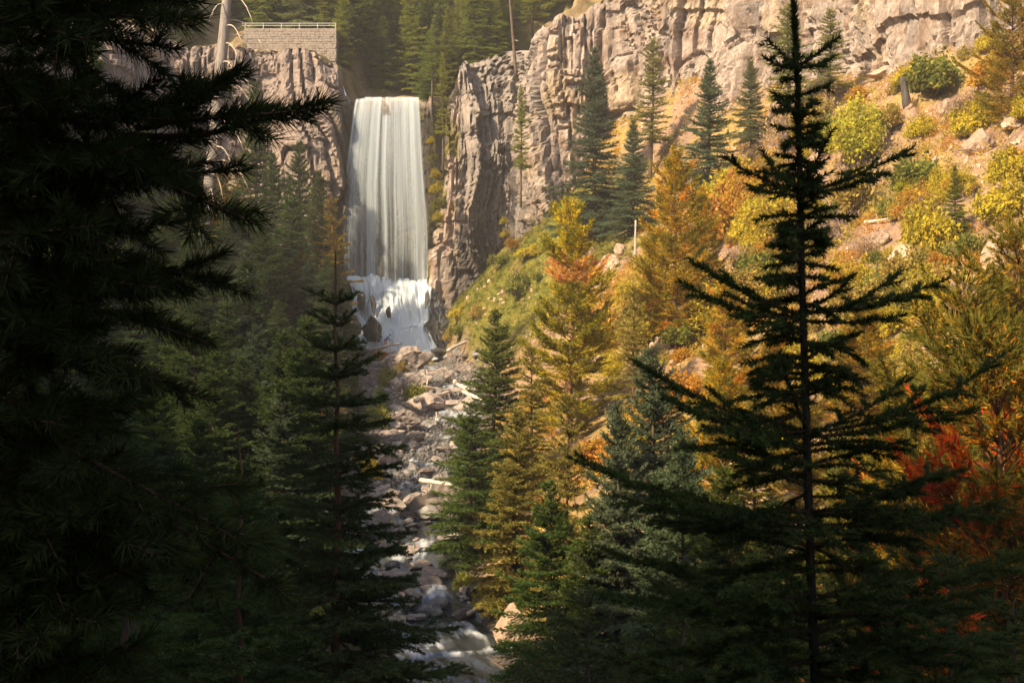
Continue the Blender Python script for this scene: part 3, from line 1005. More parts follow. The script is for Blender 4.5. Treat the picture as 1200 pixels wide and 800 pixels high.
plant("spruce_thin", 611, 98, 155, "lone thin conifer with bare lower trunk beside the dark recess", tint=(2.4, 1.9, 1.2), wide=0.8, lean=0.06, base_y=232)
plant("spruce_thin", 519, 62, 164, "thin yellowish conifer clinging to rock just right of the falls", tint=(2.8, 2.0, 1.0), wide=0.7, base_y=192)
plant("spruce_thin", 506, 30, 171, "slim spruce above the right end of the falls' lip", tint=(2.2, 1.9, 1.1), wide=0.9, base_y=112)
plant("pine_green", 1186, -8, 96, "olive pine at the top right above the shrubby slope", "pine_tree", tint=(1.2, 1.1, .9), wide=1.2)
plant("spruce_gold", 1122, 108, 84, "small leaning green conifer on the bare scree", wide=.7, tint=(.7, .9, .7), lean=0.10, H=4.2)
plant("spruce_open", 1148, 260, 60, "slight green sapling by the pale slope boulder", wide=.8, tint=(.7, .9, .7), H=3.0)
# --- shaded left bank
LB = "shaded conifers on the left bank"
left = [(226, 150, 150, "spruce_spire", (1, 1, 1)), (262, 190, 118, "spruce_open", (1, .9, .7)), (300, 96, 160, "spruce_spire", (1.1, 1.1, 1)), (318, 178, 150, "spruce_spire", (1, 1.1, 1.1)),
        (338, 215, 136, "spruce_mid", (.9, 1.1, 1.1)), (352, 165, 160, "spruce_spire", (1, 1, 1)), (374, 200, 156, "spruce_spire", (1.1, 1, 1)), (388, 226, 153, "spruce_open", (1.1, .9, .5)),
        (396, 318, 140, "spruce_mid", (1, 1, 1)), (288, 285, 98, "spruce_blue_spire", (.7, .8, .8)), (268, 330, 84, "spruce_blue_spire", (.7, .8, .8)), (316, 300, 112, "spruce_full", (.9, 1, 1)),
        (352, 292, 124, "spruce_mid", (1.4, .8, .7)), (378, 342, 112, "spruce_full", (1, 1, 1)), (300, 380, 76, "spruce_blue", (.6, .75, .75)), (250, 410, 62, "spruce_full", (.9, 1, .9)),
        (210, 370, 66, "spruce_mid", (.9, 1, .9)), (180, 440, 52, "spruce_full", (.9, 1, .8)), (334, 430, 80, "spruce_full", (.9, 1, .9)), (412, 420, 124, "spruce_full", (1, 1.1, 1)),
        (445, 450, 112, "spruce_full", (1, 1.2, .9)), (416, 440, 104, "spruce_mid", (1, 1.1, .9)), (364, 452, 90, "spruce_mid", (.9, 1, .9)), (232, 490, 46, "spruce_mid", (.9, 1, .8)),
        (196, 310, 92, "spruce_mid", (.9, 1, 1)), (150, 280, 84, "spruce_mid", (.8, 1, 1)), (100, 240, 92, "spruce_full", (.8, 1, 1)), (56, 290, 72, "spruce_full", (.9, 1, .9)),
        (122, 410, 46, "spruce_full", (.8, 1, .8)), (38, 430, 40, "spruce_full", (.8, 1, .8)), (284, 540, 38, "spruce_mid", (.8, 1, .7)), (168, 130, 120, "spruce_mid", (.8, 1, 1)),
        (60, 120, 110, "spruce_full", (.8, 1, 1)), (10, 200, 80, "spruce_full", (.8, 1, 1)), (110, 40, 130, "spruce_mid", (.8, 1, 1)), (215, 280, 105, "spruce_mid", (.9, 1, 1)), (245, 250, 128, "spruce_mid", (1, 1, .9)),
        (335, 560, 62, "spruce_mid", (.9, 1, .7)), (240, 590, 30, "spruce_full", (.8, 1, .7)), (90, 560, 26, "spruce_full", (.8, 1, .7)), (20, 600, 22, "spruce_full", (.8, 1, .7)),
        (180, 330, 130, "spruce_mid", (.9, 1, 1)), (276, 270, 140, "spruce_mid", (.9, 1, 1)), (300, 240, 148, "spruce_full", (.9, 1, 1)), (384, 300, 148, "spruce_full", (.9, 1, 1)), (326, 352, 104, "spruce_full", (.9, 1, 1)),
        (402, 400, 120, "spruce_full", (.9, 1, 1)), (350, 390, 100, "spruce_full", (.9, 1, 1)), (140, 470, 60, "spruce_full", (.9, 1, 1))]
rl = np.random.default_rng(71)
while len(left) < 92:
    px, D = rl.uniform(170, 440), rl.uniform(60, 150)
    p = at(px, 400, D)
    xc, zc, hw, fl = riv(D)
    if p[0] > xc - hw - fl - 3:
        continue
    zb_ = float(ground_h(p[0], D))
    yt = px_of((p[0], D, zb_ + rl.uniform(6, 12)))[1]
    if px > 380 and yt < 330 or yt < 150:
        continue
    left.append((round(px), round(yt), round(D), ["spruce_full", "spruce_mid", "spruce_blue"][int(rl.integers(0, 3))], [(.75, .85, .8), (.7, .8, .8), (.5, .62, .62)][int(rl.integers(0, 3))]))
left.sort()
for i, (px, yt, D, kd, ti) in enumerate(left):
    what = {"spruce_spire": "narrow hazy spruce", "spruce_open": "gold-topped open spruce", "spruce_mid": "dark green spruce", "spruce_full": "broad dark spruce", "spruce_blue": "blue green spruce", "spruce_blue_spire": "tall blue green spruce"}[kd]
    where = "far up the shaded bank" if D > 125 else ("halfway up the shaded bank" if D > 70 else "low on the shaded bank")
    plant(kd, px, yt, D, f"{what} {where}, {nth(i + 1)} from the left", group=LB, tint=tuple(.76 * c for c in ti), wide=1.1)  # every crown tinted down to deepen the bank's shade
# --- hazy wood above the falls
back = []
rb = np.random.default_rng(55)
cand = []
for i in range(1500):
    p = (rb.uniform(-62, 26), rb.uniform(168, 262))
    zz = hill_h(*p)
    back_d = min(np.hypot(*(E[:, :2] - np.array(p)).T))
    if back_d < 2.2 or p[1] < np.interp(p[0], E[:, 0], E[:, 1]) + 2.0:
        continue
    if abs(p[0] + 14.8) < 4.2 and p[1] < 178.5:
        continue
    if -39 < p[0] < -23.5 and p[1] < 181:
        continue
    q = px_of((p[0], p[1], zz))
    if not (-40 < q[0] < 760 and q[1] > -70):
        continue
    if p[0] > 0 and rb.random() < 0.55:
        continue
    if all(np.hypot(p[0] - c[0], p[1] - c[1]) > 2.5 for c in cand):
        cand.append((p[0], p[1], zz, q[0]))
cand = sorted(cand, key=lambda c: c[1])[:140]
cand.sort(key=lambda c: c[3])
bk = ["spruce_spire", "spruce_mid", "spruce_spire", "spruce_thin", "spruce_blue_spire", "spruce_mid"]
bt = [(2.0, 1.7, 1.0), (2.0, 1.8, 1.2), (2.4, 1.9, 1.1), (2.4, 1.9, 1.2), (1.6, 1.5, 1.0), (1.3, 1.3, 1.0)]  # crown tints brightened to stand in for thicker haze
for i, c in enumerate(cand):
    j = int(rb.integers(0, 6))
    (tm, cm), H0, R0 = KINDS[bk[j]]
    h = rb.uniform(8, 15)
    e = link("spruce_tree", None, None, c[:3], (0, 0, rb.uniform(0, 6.28)))
    s = h / H0
    for nm, me in (("trunk", tm), ("crown", cm)):
        o = link(nm, me, e, scale=(s ** .8, s ** .8, s))
        if nm == "crown":
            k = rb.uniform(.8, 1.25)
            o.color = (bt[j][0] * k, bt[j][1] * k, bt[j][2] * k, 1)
    look = ["narrow olive spruce", "full olive spruce", "narrow yellowish spruce", "thin bare-stemmed spruce", "grey green spruce", "broad olive spruce"][j]
    tag(e, f"{look} in the hazy wood above the cliff, {nth(i + 1)} from the left", "tree", "hazy wood above the cliff")


# ------------------------------------------------------------------ trees right in front of the camera, every limb a part
def near_branch(parent, org, start, tip, lift, rg, colf, nl, nw, per_m, ang, spacing, twig, r0=0.006, u0=0.22, sub=0.10, up=0.1, droopy=0.0, fan=50, flat=0.25, ubare=0.0, gbase=0.35, v0=0.0, mesh_only=False):
    """A limb from start to tip bowed by lift (metres at mid length) with side shoots; returns the part object."""
    start, tip = np.asarray(start, float), np.asarray(tip, float)
    K = 9
    u = np.linspace(0, 1, K)
    L = np.linalg.norm(tip - start)
    pts = start + (tip - start) * u[:, None]
    pts[:, 2] += lift * 4 * u * (1 - u)
    pts += np.cumsum(rg.normal(size=(K, 3)) * 0.010 * L, axis=0) * (u * (1 - u) * 2)[:, None]
    g = Geo()
    g.add(*tube(pts, np.linspace(r0, r0 * 0.35, K), 5))
    tw = Twigs()
    sg = np.diff(pts, axis=0)
    sl = np.linalg.norm(sg, axis=1)
    um = 0.5 * (u[1:] + u[:-1])
    kp = um > ubare
    tw.add(pts[:-1][kp], unit(sg)[kp], sl[kp] * 1.02, 0.0, gbase + 0.3 * um[kp])
    n = max(2, int(L * (1 - u0) / spacing))
    us = u0 + (0.96 - u0) * (np.arange(n) + 0.6 * rg.random(n)) / n
    base = np.stack([np.interp(us, u, pts[:, c]) for c in range(3)], 1)
    tg = unit(np.stack([np.interp(us, um, sg[:, c]) for c in range(3)], 1))
    side = unit(np.cross(tg, [0, 0, 1.0]))
    upv = np.cross(side, tg)
    roll = flat * rg.normal(size=n) + np.where(np.arange(n) % 2 == 0, 0, math.pi)
    sd = side * np.cos(roll)[:, None] + upv * np.sin(roll)[:, None]
    sa = np.radians(fan + 9 * rg.normal(size=n))
    d = tg * np.cos(sa)[:, None] + sd * np.sin(sa)[:, None]
    d[:, 2] -= droopy
    d = unit(d)
    prof = np.minimum(1.0, (us - u0 + 0.12) * 4.0) * (1 - us) ** 0.75
    tl = (0.035 + twig * L * prof) * (0.7 + 0.55 * rg.random(n))
    tw.add(base, d, tl, -0.06 * tl, gbase + 0.05 + 0.3 * us)
    big = np.nonzero(tl > 0.05)[0]
    for i in big:
        if tl[i] > 0.03:
            g.add(*tube(np.stack([base[i], base[i] + d[i] * tl[i]]), [r0 * 0.4, r0 * 0.18], 3))
        if tl[i] > sub:
            m = max(2, int(tl[i] / (spacing * 1.3)))
            q = 0.2 + 0.75 * (np.arange(m) + 0.5 * rg.random(m)) / m
            b2 = base[i] + d[i] * (tl[i] * q)[:, None]
            s2 = unit(np.cross(d[i], upv[i]))
            sgn = np.where(np.arange(m) % 2 == 0, 1, -1)[:, None]
            d2 = unit(d[i][None] * 0.66 + s2[None] * sgn * 0.75 + 0.12 * rg.normal(size=(m, 3)))
            l2 = (0.03 + 0.42 * tl[i] * (1 - q)) * (0.7 + 0.5 * rg.random(m))
            tw.add(b2, d2, l2, -0.05 * l2, gbase + 0.35)
    V, F, C = needles(tw, per_m, nl, nw, ang, rg, colf, up, v0)
    nd = Geo()
    nd.add(V - org, F, C)
    for vv in g.v:
        vv -= org
    o = link("branch", g.mesh("branch", [M["twig"]]), parent)
    link("needles", nd.mesh("needles", [M["near_needle"]]), o)
    return o


def stem_geo(pts, r, nper, nl, nw, rg, colf, org, mat="bark", needle_from=0.0):
    g = Geo()
    pts = np.asarray(pts, float)
    g.add(*tube(pts, r, 10), m=1)
    if nper:
        tw = Twigs()
        sg = np.diff(pts, axis=0)
        k = np.arange(len(sg)) >= needle_from * len(sg)
        tw.add(pts[:-1][k], unit(sg)[k], np.linalg.norm(sg, axis=1)[k], 0.0, 0.4)
        V, F, C = needles(tw, nper, nl, nw, 42, rg, colf, 0.0)
        g.add(V, F, C, 0)
    for vv in g.v:
        vv -= org
    return g.mesh("trunk", [M["near_needle"], M[mat]], True)


SPN = dict(nl=0.023, nw=0.0040, per_m=1350, ang=54, spacing=0.050, twig=0.42, fan=48)

# --- the big young spruce at the right
HD = 4.5
rg = np.random.default_rng(301)
bx, by = at(958, 800, HD)[0], HD
zb = float(ground_h(bx, by)) - 0.1
near_spruce = link("near_spruce", None, None, (bx, by, zb))
tag(near_spruce, "large near spruce with a tall bare leader and long upswept dark limbs", "tree")
HO = np.array(near_spruce.location)
ys = np.array([1500, 1100, 900, 800, 700, 600, 500, 400, 300, 200, 100, 75, 40, 0, -26])
xs = np.array([975, 966, 960, 956, 951, 948, 945, 942, 939, 937, 935, 934, 932, 930, 929])
tp = np.array([at(a, b, HD) for a, b in zip(xs, ys)])
tp = np.concatenate([[[bx, by, zb - 0.3]], tp])
tp[1:, 1] = HD
trr = np.concatenate([[0.075], np.interp(ys, [-26, 75, 300, 600, 900, 1500], [0.003, 0.006, 0.010, 0.013, 0.019, 0.04])])
link("trunk", stem_geo(tp, trr, 5200, 0.027, 0.0040, rg, HERO, HO, "near_bark", needle_from=0.12), near_spruce)


def hero(y0, px, py, dd, lift=-0.02, twig=None, L0=None):
    s = np.array([np.interp(y0, ys[::-1], tp[1:][::-1, 0]), HD, at(900, y0, HD)[2]])
    kw = dict(SPN)
    if twig:
        kw["twig"] = twig
    near_branch(near_spruce, HO, s, at(px, py, HD + dd), lift, rg, HERO, r0=0.0055, **kw)


for a in [
    # y on trunk, tip px, tip py, depth offset, bow
    (78, 983, 43, -.04, -.004, .10), (78, 899, 45, .05, -.004, .10), (80, 895, 67, -.08, -.008, .10), (80, 978, 66, .08, -.008, .10), (82, 930, 60, -.16, -.01, .1),
    (112, 910, 112, .04, -.004, .12), (112, 975, 97, -.03, -.004, .12), (130, 905, 130, -.06, 0, .12), (132, 958, 118, .08, 0, .12), (150, 912, 152, .05, 0, .14), (150, 968, 146, .06, 0, .14),
    (168, 918, 170, -.07, 0, .14), (172, 962, 168, -.06, 0, .14), (190, 915, 195, .06, 0, .14), (195, 962, 196, .05, 0, .14),
    (228, 1071, 172, .03, -.012, .24), (228, 1033, 206, -.12, -.012, .26), (222, 976, 152, -.10, -.01, .18), (226, 848, 183, .0, -.012, .24), (224, 893, 176, .14, -.01, .2), (232, 880, 222, -.2, 0, .2),
    (252, 892, 254, .06, .0, .2), (255, 1004, 254, -.05, 0, .2), (262, 925, 285, -.15, 0, .2), (275, 972, 268, .12, 0, .2), (288, 898, 288, -.03, .0, .22), (290, 976, 287, .06, .0, .2), (305, 905, 312, .08, .0, .2), (308, 978, 315, -.08, .0, .2),
    (322, 900, 332, -.1, .01, .2), (325, 975, 330, .12, .01, .2),
    (368, 806, 303, .02, -.03, .30), (372, 796, 330, -.14, -.03, .28), (366, 1112, 326, .0, -.03, .30), (366, 1058, 316, .16, -.03, .26), (376, 1062, 368, -.16, -.01, .26), (360, 1002, 320, -.2, -.02, .2), (372, 850, 342, .22, -.02, .24),
    (385, 902, 378, -.25, 0, .24), (398, 868, 408, .05, .02, .26), (402, 1016, 428, .02, .02, .26), (412, 992, 398, -.2, .0, .22), (420, 888, 440, -.12, .02, .26), (430, 1010, 452, .15, .02, .26), (440, 880, 448, .15, .02, .26),
    (455, 1000, 478, -.12, .02, .26), (460, 890, 478, .0, .02, .26),
    (508, 738, 420, .05, -.04, .30), (512, 776, 462, -.18, -.03, .30), (506, 1176, 414, .05, -.05, .30), (512, 1146, 478, -.16, -.02, .28), (500, 914, 412, -.30, -.02, .22), (506, 1062, 440, .28, -.03, .26), (512, 826, 474, .28, -.02, .26),
    (525, 838, 522, .08, .02, .28), (530, 1066, 528, .0, .02, .28), (540, 868, 558, -.2, .02, .28), (548, 1035, 560, -.25, .02, .28), (556, 850, 575, .18, .02, .28), (562, 1060, 585, .18, .02, .28),
    (610, 668, 536, .03, -.03, .28), (615, 1178, 586, .0, -.02, .28), (612, 720, 580, -.22, -.02, .3), (620, 1140, 600, -.28, -.0, .3), (608, 1110, 548, .22, -.02, .28), (618, 790, 600, .3, 0, .3), (622, 960, 610, -.45, -.02, .3), (640, 830, 650, -.1, .03, .3), (640, 1075, 645, .1, .03, .3),
    (655, 840, 690, .2, .03, .3), (660, 1060, 692, -.2, .03, .3), (672, 880, 690, -.35, .03, .3),
    (715, 700, 640, .0, -.02, .3), (718, 1210, 650, .05, -.02, .3), (722, 760, 690, -.28, 0, .3), (726, 1160, 690, -.25, 0, .3), (716, 860, 690, -.5, 0, .3), (716, 1050, 680, -.48, 0, .3), (730, 780, 710, .3, .02, .3), (735, 1130, 715, .3, .02, .3), (750, 820, 765, .0, .03, .3), (755, 1090, 768, .05, .03, .3),
    (765, 860, 780, -.4, .02, .3), (770, 1050, 790, -.4, .02, .3), (775, 740, 770, -.1, .02, .3), (775, 1180, 770, -.1, .02, .3),
    (830, 680, 760, .0, 0, .3), (832, 1230, 765, .0, 0, .3), (835, 780, 790, -.35, 0, .3), (838, 1140, 790, -.35, 0, .3), (840, 900, 800, -.6, 0, .3), (842, 1040, 800, -.55, 0, .3), (850, 760, 840, .3, 0, .3), (850, 1180, 840, .3, 0, .3),
    (950, 640, 900, .0, 0, .3), (950, 1270, 900, .0, 0, .3), (955, 820, 930, -.6, 0, .3), (955, 1100, 930, -.6, 0, .3), (1080, 650, 1090, .1, 0, .3), (1080, 1290, 1090, .1, 0, .3)]:
    hero(a[0], a[1], a[2], a[3], a[4], a[5])


for i in range(150):                                # short inner limbs and the crowded lower boughs
    y0 = 95 + 800 * rg.random() ** 0.8
    mx_ = np.interp(y0, [95, 300, 380, 500, 600, 700, 900], [26, 55, 95, 130, 210, 270, 330])
    sgn = 1 if rg.random() < .5 else -1
    f_ = rg.uniform(.35, 1.0)
    rad = mx_ * f_
    hero(y0, np.interp(y0, ys[::-1], xs[::-1]) + sgn * rad * rg.uniform(.5, 1), y0 + rg.normal() * 12 + .10 * rad - (.28 * rad if f_ > .8 else 0), rg.choice([-1, 1]) * rg.uniform(.1, .8) * rad * HD / F_PX, .01, .26)

# --- younger spruces round it and at the lower left
def sapling(px, ytip, D, label, seed, whorl, reach, colf, ylow, first=0.09, stem_mat="red_bark", up_ang=38, dens=1.0, needle=0.020, bare_stem=True, lin=None):
    rg = np.random.default_rng(seed)
    tip = at(px, ytip, D)
    z0 = float(ground_h(tip[0], tip[1])) - 0.1
    e = link("young_spruce", None, None, (tip[0], tip[1], z0))
    tag(e, label, "tree")
    org = np.array(e.location)
    zlow = at(px, ylow, D)[2]
    zz = np.concatenate([[z0 - 0.2], np.linspace(max(zlow, z0 + 0.1), tip[2], 14)])
    P = np.stack([np.full(15, tip[0]) + 0.01 * rg.normal(size=15), np.full(15, tip[1]), zz], 1)
    P[-1] = tip
    hh = tip[2] - zz
    link("trunk", stem_geo(P, 0.0035 + 0.011 * hh, 0 if bare_stem else 900, needle, needle * .1, rg, colf, org, stem_mat), e)
    top = Geo()
    tw = Twigs()
    tw.add(np.array([tip - [0, 0, first * 1.2]]), np.array([[0, 0, 1.0]]), first * 1.25, 0.0, 0.6)
    V, F, C = needles(tw, 1500, needle, needle * .2, 40, rg, colf, 0)
    top.add(V - org, F, C)
    link("leader", top.mesh("leader", [M["near_needle"]]), e)
    z = tip[2] - first
    j = 0
    while z > zlow and z > z0 + 0.3:
        dtop = tip[2] - z
        n = 5 if j < 2 else (7 if dtop < .5 else 9)
        a0 = rg.random() * 6.28
        for b in range(n):
            L = ((0.05 + reach * dtop ** 0.85) if lin is None else (lin[0] + lin[1] * dtop)) * (0.75 + 0.45 * rg.random())
            if b % 2 and j > 0:
                L *= 0.72
            az = a0 + 6.283 * b / n + 0.2 * rg.normal()
            el = math.radians(np.interp(dtop, [0, 0.3, 1.2, 2.5], [up_ang, up_ang * .7, 8, -8]) + 5 * rg.normal())
            s = np.array([tip[0], tip[1], z + 0.05 * whorl * rg.normal()])
            tpnt = s + L * np.array([math.cos(az) * math.cos(el), math.sin(az) * math.cos(el), math.sin(el)])
            near_branch(e, org, s, tpnt, -0.03 * L, rg, colf, needle * 1.3, needle * 0.29, 720 * dens, 56, 0.05, 0.58, 0.004 + 0.005 * L, fan=48)
        z -= whorl * (0.75 + 0.5 * rg.random()) * (0.6 + 0.4 * min(1, dtop * 2))
        j += 1
    return e


YG = two_tone((0.030, 0.045, 0.018), (0.085, 0.11, 0.040))
sapling(393, 300, 9.0, "young spruce with a brown stem and thin leader before the creek", 401, 0.15, 0.36, YG, 830, 0.30, lin=(0.10, 0.235))
sapling(145, 485, 5.0, "shadowed young spruce with a thick green leader at the lower left", 402, 0.24, 0.45, HERO, 850, 0.40, "bark", needle=0.022, bare_stem=False)
sapling(279, 500, 7.5, "small dim spruce with a brown stem left of the brown-stemmed spruce", 403, 0.15, 0.36, HERO, 840, 0.36)
sapling(1115, 640, 8.5, "dark young spruce at the lower right behind the near spruce", 404, 0.22, 0.55, HERO, 860, 0.12, "bark", dens=0.7)
sapling(800, 625, 9.5, "dark young spruce left of the near spruce's foot", 405, 0.22, 0.5, HERO, 860, 0.12, "bark", dens=0.7)
sapling(688, 690, 8.0, "low dark spruce at the bottom edge below the blue green spruce", 406, 0.2, 0.6, YG, 860, 0.1, "bark", dens=0.7)
sapling(1190, 700, 6.5, "low spruce in the bottom right corner", 407, 0.2, 0.6, HERO, 880, 0.1, "bark", dens=0.7)

# --- the dark pine filling the left
PD = 3.4
rg = np.random.default_rng(501)
pbx = at(-70, 400, PD)[0]
pz = float(ground_h(pbx, PD)) - 0.1
pine = link("dark_pine", None, None, (pbx, PD, pz))
tag(pine, "huge black-green pine silhouetted along the left edge", "tree")
PO = np.array(pine.location)
tpp = np.array([[pbx, PD, pz - 0.3], [pbx + .02, PD, -1.0], [pbx, PD, 0], [pbx - .02, PD, 1.0], [pbx, PD, 2.4], [pbx, PD, 4.2]])
link("trunk", stem_geo(tpp, [.14, .12, .10, .085, .06, .01], 0, .05, .002, rg, DARKPINE, PO), pine)
PN = dict(nl=0.052, nw=0.0030, per_m=1100, ang=52, spacing=0.085, twig=0.34, r0=0.008, u0=0.3, sub=0.10, fan=42, flat=0.6, ubare=0.12, up=0.15, v0=0.05)


def pb(sx, sy, ex, ey, d0, d1, lift=0.0, **kw):
    k = dict(PN)
    k.update(kw)
    near_branch(pine, PO, at(sx, sy, d0), at(ex, ey, d1), lift, rg, DARKPINE, **k)


TX = -66
for sx, sy, ex, ey, d0, d1, lift in [
    (TX, 110, 378, 128, PD, 3.0, -.03), (TX, 160, 300, 262, PD, 2.9, .03), (TX, 250, 290, 345, PD, 3.1, .02), (TX, 30, 228, 30, PD, 2.9, .03), (TX, 60, 208, 58, PD, 3.1, .03), (TX, -40, 215, -12, PD, 3.1, .04),
    (TX, 130, 262, 102, PD, 3.3, -.05), (TX, 180, 250, 190, PD, 3.2, -.02), (TX, 200, 290, 200, PD, 3.5, -.02), (TX, 330, 245, 402, PD, 3.0, .02), (TX, 90, 205, 125, PD, 3.6, .02), (TX, 400, 250, 470, PD, 3.2, .02),
    (TX, 460, 290, 640, PD, 2.9, .02), (TX, 500, 350, 700, PD, 2.9, .02), (TX, 560, 240, 690, PD, 3.1, .02), (TX, -60, 160, -60, PD, 2.9, .03)]:
    pb(sx, sy, ex, ey, d0, d1, lift)
# the lit-up shoot end and the twin buds that stand clear of the mass
pb(150, 158, 382, 118, 3.25, 3.02, -.035, twig=.22, u0=.45, ubare=.3)
pb(160, 150, 262, 96, 3.3, 3.2, -.03, twig=.3, ubare=.4)
pb(170, 150, 232, 92, 3.3, 3.25, -.02, twig=.2, ubare=.4)
for i in range(78):
    y0 = -140 + i * 12.6 + rg.normal() * 9
    reach = np.interp(y0, [-140, 0, 45, 75, 140, 165, 210, 330, 500, 900], [225, 235, 200, 120, 120, 180, 220, 215, 200, 190])
    ex = TX + 60 + reach * (0.35 + 0.65 * rg.random())
    pb(TX, y0, ex, y0 + rg.normal() * (22 if 50 < y0 < 170 else 45) - 12, PD + rg.uniform(-.03, .03), PD + rg.uniform(-.55, .6), rg.uniform(-.02, .04), spacing=.06, per_m=700, nw=.0045)


# ------------------------------------------------------------------ boulders
def boulder_mesh(seed, mat, sub=3, squash=(1, 1, 0.7), cuts=9, rough=0.16):
    bm = bmesh.new()
    bmesh.ops.create_icosphere(bm, subdivisions=sub, radius=1.0)
    v = np.array([q.co[:] for q in bm.verts])
    f = np.array([[q.index for q in ff.verts] for ff in bm.faces])
    bm.free()
    rg = np.random.default_rng(seed)
    n = unit(v)
    v = n * (1 + 0.30 * fbm(n[:, 0] * 1.1 + seed, n[:, 1] * 1.1, n[:, 2] * 1.1, 2, seed))[:, None]
    for i in range(cuts):
        d = unit(rg.normal(size=3))
        k = v @ d - rg.uniform(0.55, 0.85)
        v = v - np.maximum(k, 0)[:, None] * d
    v *= np.array(squash)
    v += n * (rough * 0.35 * fbm(v[:, 0] * 2.3, v[:, 1] * 2.3, v[:, 2] * 2.3 + seed, 4, seed + 1))[:, None]
    f1, f2, c = worley(v[:, 0] * 1.6 + v[:, 2] * .7, v[:, 1] * 1.6 + v[:, 2] * 1.1, seed)
    v -= n * (0.10 * (1 - sstep(0, .12, f2 - f1)))[:, None]
    return np_mesh("boulder", v, f, M[mat], False)


BM = {}
for mt in ("creek_rock", "grey_rock", "slope_rock", "wet_rock"):
    BM[mt] = [boulder_mesh(700 + 31 * i + len(mt), mt, 4 if i < 2 and mt != "wet_rock" else 3, sq) for i, sq in enumerate([(1, .8, .62), (1, .9, .5), (.9, .8, .8), (1.1, .7, .42), (.8, .8, .75)])]
STONES = [boulder_mesh(900 + i, mt, 2, sq, 6) for i, (sq, mt) in enumerate([((1, .8, .6), "creek_rock"), ((1, .9, .45), "creek_rock"), ((.9, .7, .8), "grey_rock"), ((1, .7, .5), "creek_rock"), ((1, .8, .55), "grey_rock")])]
ROCKS = []


def rock(px, py, w, h, mat, label, group, var=None, name="boulder", D=None, rot=None, sink=0.30):
    """A boulder whose foot stands at a pixel; w, h are its size in pixels there."""
    p = hit(px, py) if D is None else at(px, py, D)
    if p is None:
        return None
    k = p[1] / F_PX
    r = np.random.default_rng(int(px * 7 + py * 13))
    me = BM[mat][int(r.integers(0, 5)) if var is None else var]
    bb = [max(abs(q[c]) for q in me_bb(me)) for c in range(3)]
    sx, sz = 0.5 * w * k / bb[0], 0.5 * h * k / bb[2] * 1.25
    o = link(name, me, None, (p[0], p[1] + 0.3 * sx, p[2] + bb[2] * sz * (1 - 2 * sink)), (r.normal() * .12, r.normal() * .12, (r.normal() * .35 if rot is None else rot)), (sx, sx * r.uniform(.75, 1.0), sz))
    if label:
        tag(o, label, "boulder", group)
    ROCKS.append((px, py, w, h))
    return o


_BB = {}


def me_bb(me):
    if me.name not in _BB:
        a = np.empty(len(me.vertices) * 3)
        me.vertices.foreach_get("co", a)
        a = a.reshape(-1, 3)
        _BB[me.name] = [a.min(0), a.max(0)]
    return _BB[me.name]


CB = "boulders along the creek bed"
named = [
    (478, 432, 62, 30, "creek_rock", "broad pale slab boulder below the visitor and driftwood", 1), (505, 615, 92, 52, "creek_rock", "biggest flat grey pink boulder with a log across it, mid creek", 0),
    (517, 582, 36, 34, "grey_rock", "dark square-cut boulder just above the biggest flat boulder", 2), (452, 545, 44, 22, "creek_rock", "rounded pinkish boulder at the creek's left edge below the shrubs", 1),
    (492, 590, 30, 14, "creek_rock", "small pale boulder left of the dark square-cut boulder", 3), (508, 548, 28, 16, "creek_rock", "bright pale boulder at the foot of the rapids", 3), (533, 548, 26, 20, "grey_rock", "grey boulder at the creek's right side by the dark spruce", 4),
    (497, 480, 56, 24, "creek_rock", "long layered boulder under the driftwood logs", 3), (548, 488, 42, 30, "creek_rock", "tall knobbly boulder at the right end of the logs", 2), (526, 474, 20, 18, "grey_rock", "dark boulder wedged between two driftwood logs", 4),
    (508, 468, 26, 16, "grey_rock", "smooth grey boulder behind the driftwood logs", 0), (518, 446, 34, 18, "creek_rock", "pale boulder in the middle of the upper rock field", 1), (490, 452, 40, 18, "creek_rock", "wide tan boulder left in the upper rock field", 1),
    (540, 436, 26, 14, "creek_rock", "pale boulder beside the upper channel", 0), (462, 456, 26, 18, "creek_rock", "tan boulder beside the left shrubs", 2), (470, 500, 44, 22, "creek_rock", "brown boulder left of the long layered boulder", 0),
    (500, 505, 40, 16, "grey_rock", "low dark slab at the head of the rapids", 3), (530, 517, 20, 12, "wet_rock", "black wet boulder capped with yellow moss", 0), (482, 520, 34, 16, "creek_rock", "low tan boulder in the left of the rapids", 3),
    (468, 520, 24, 14, "grey_rock", "small dark boulder by the left shrubs", 0), (460, 560, 30, 18, "grey_rock", "shadowed boulder under the rounded pinkish boulder", 0), (476, 612, 34, 20, "creek_rock", "tan boulder left of the biggest flat boulder", 1),
    (442, 532, 30, 14, "creek_rock", "tan boulder half hidden by autumn shrubs", 0), (486, 646, 24, 16, "creek_rock", "pale pointed boulder below the biggest flat boulder", 2), (512, 650, 36, 16, "creek_rock", "low cracked boulder beside yellow weeds", 3),
    (530, 640, 26, 14, "creek_rock", "tan boulder tucked against the dark spruce", 0), (470, 655, 30, 10, "creek_rock", "flat stone slab at the pool's edge", 3), (600, 755, 46, 58, "slope_rock", "pale rugged boulder holding the bank beneath the golden spruce", 2),
    (575, 720, 34, 30, "slope_rock", "brown bank boulder left of the pale rugged boulder", 4), (336, 588, 26, 12, "creek_rock", "pale stone on the left bank behind the brown-stemmed spruce", 1), (376, 606, 30, 14, "creek_rock", "tan stone at the left pool's edge", 1),
    (400, 600, 22, 10, "creek_rock", "small pale stone in the left pool", 3), (497, 795, 26, 14, "grey_rock", "wet stone at the bottom of the rapids", 3), (520, 770, 30, 10, "wet_rock", "black stone breaking the lowest rapid", 1),
    (416, 700, 22, 12, "grey_rock", "grey stone seen through the brown-stemmed spruce", 0), (556, 700, 26, 20, "wet_rock", "dark bank rock under the overhanging spruce", 2)]
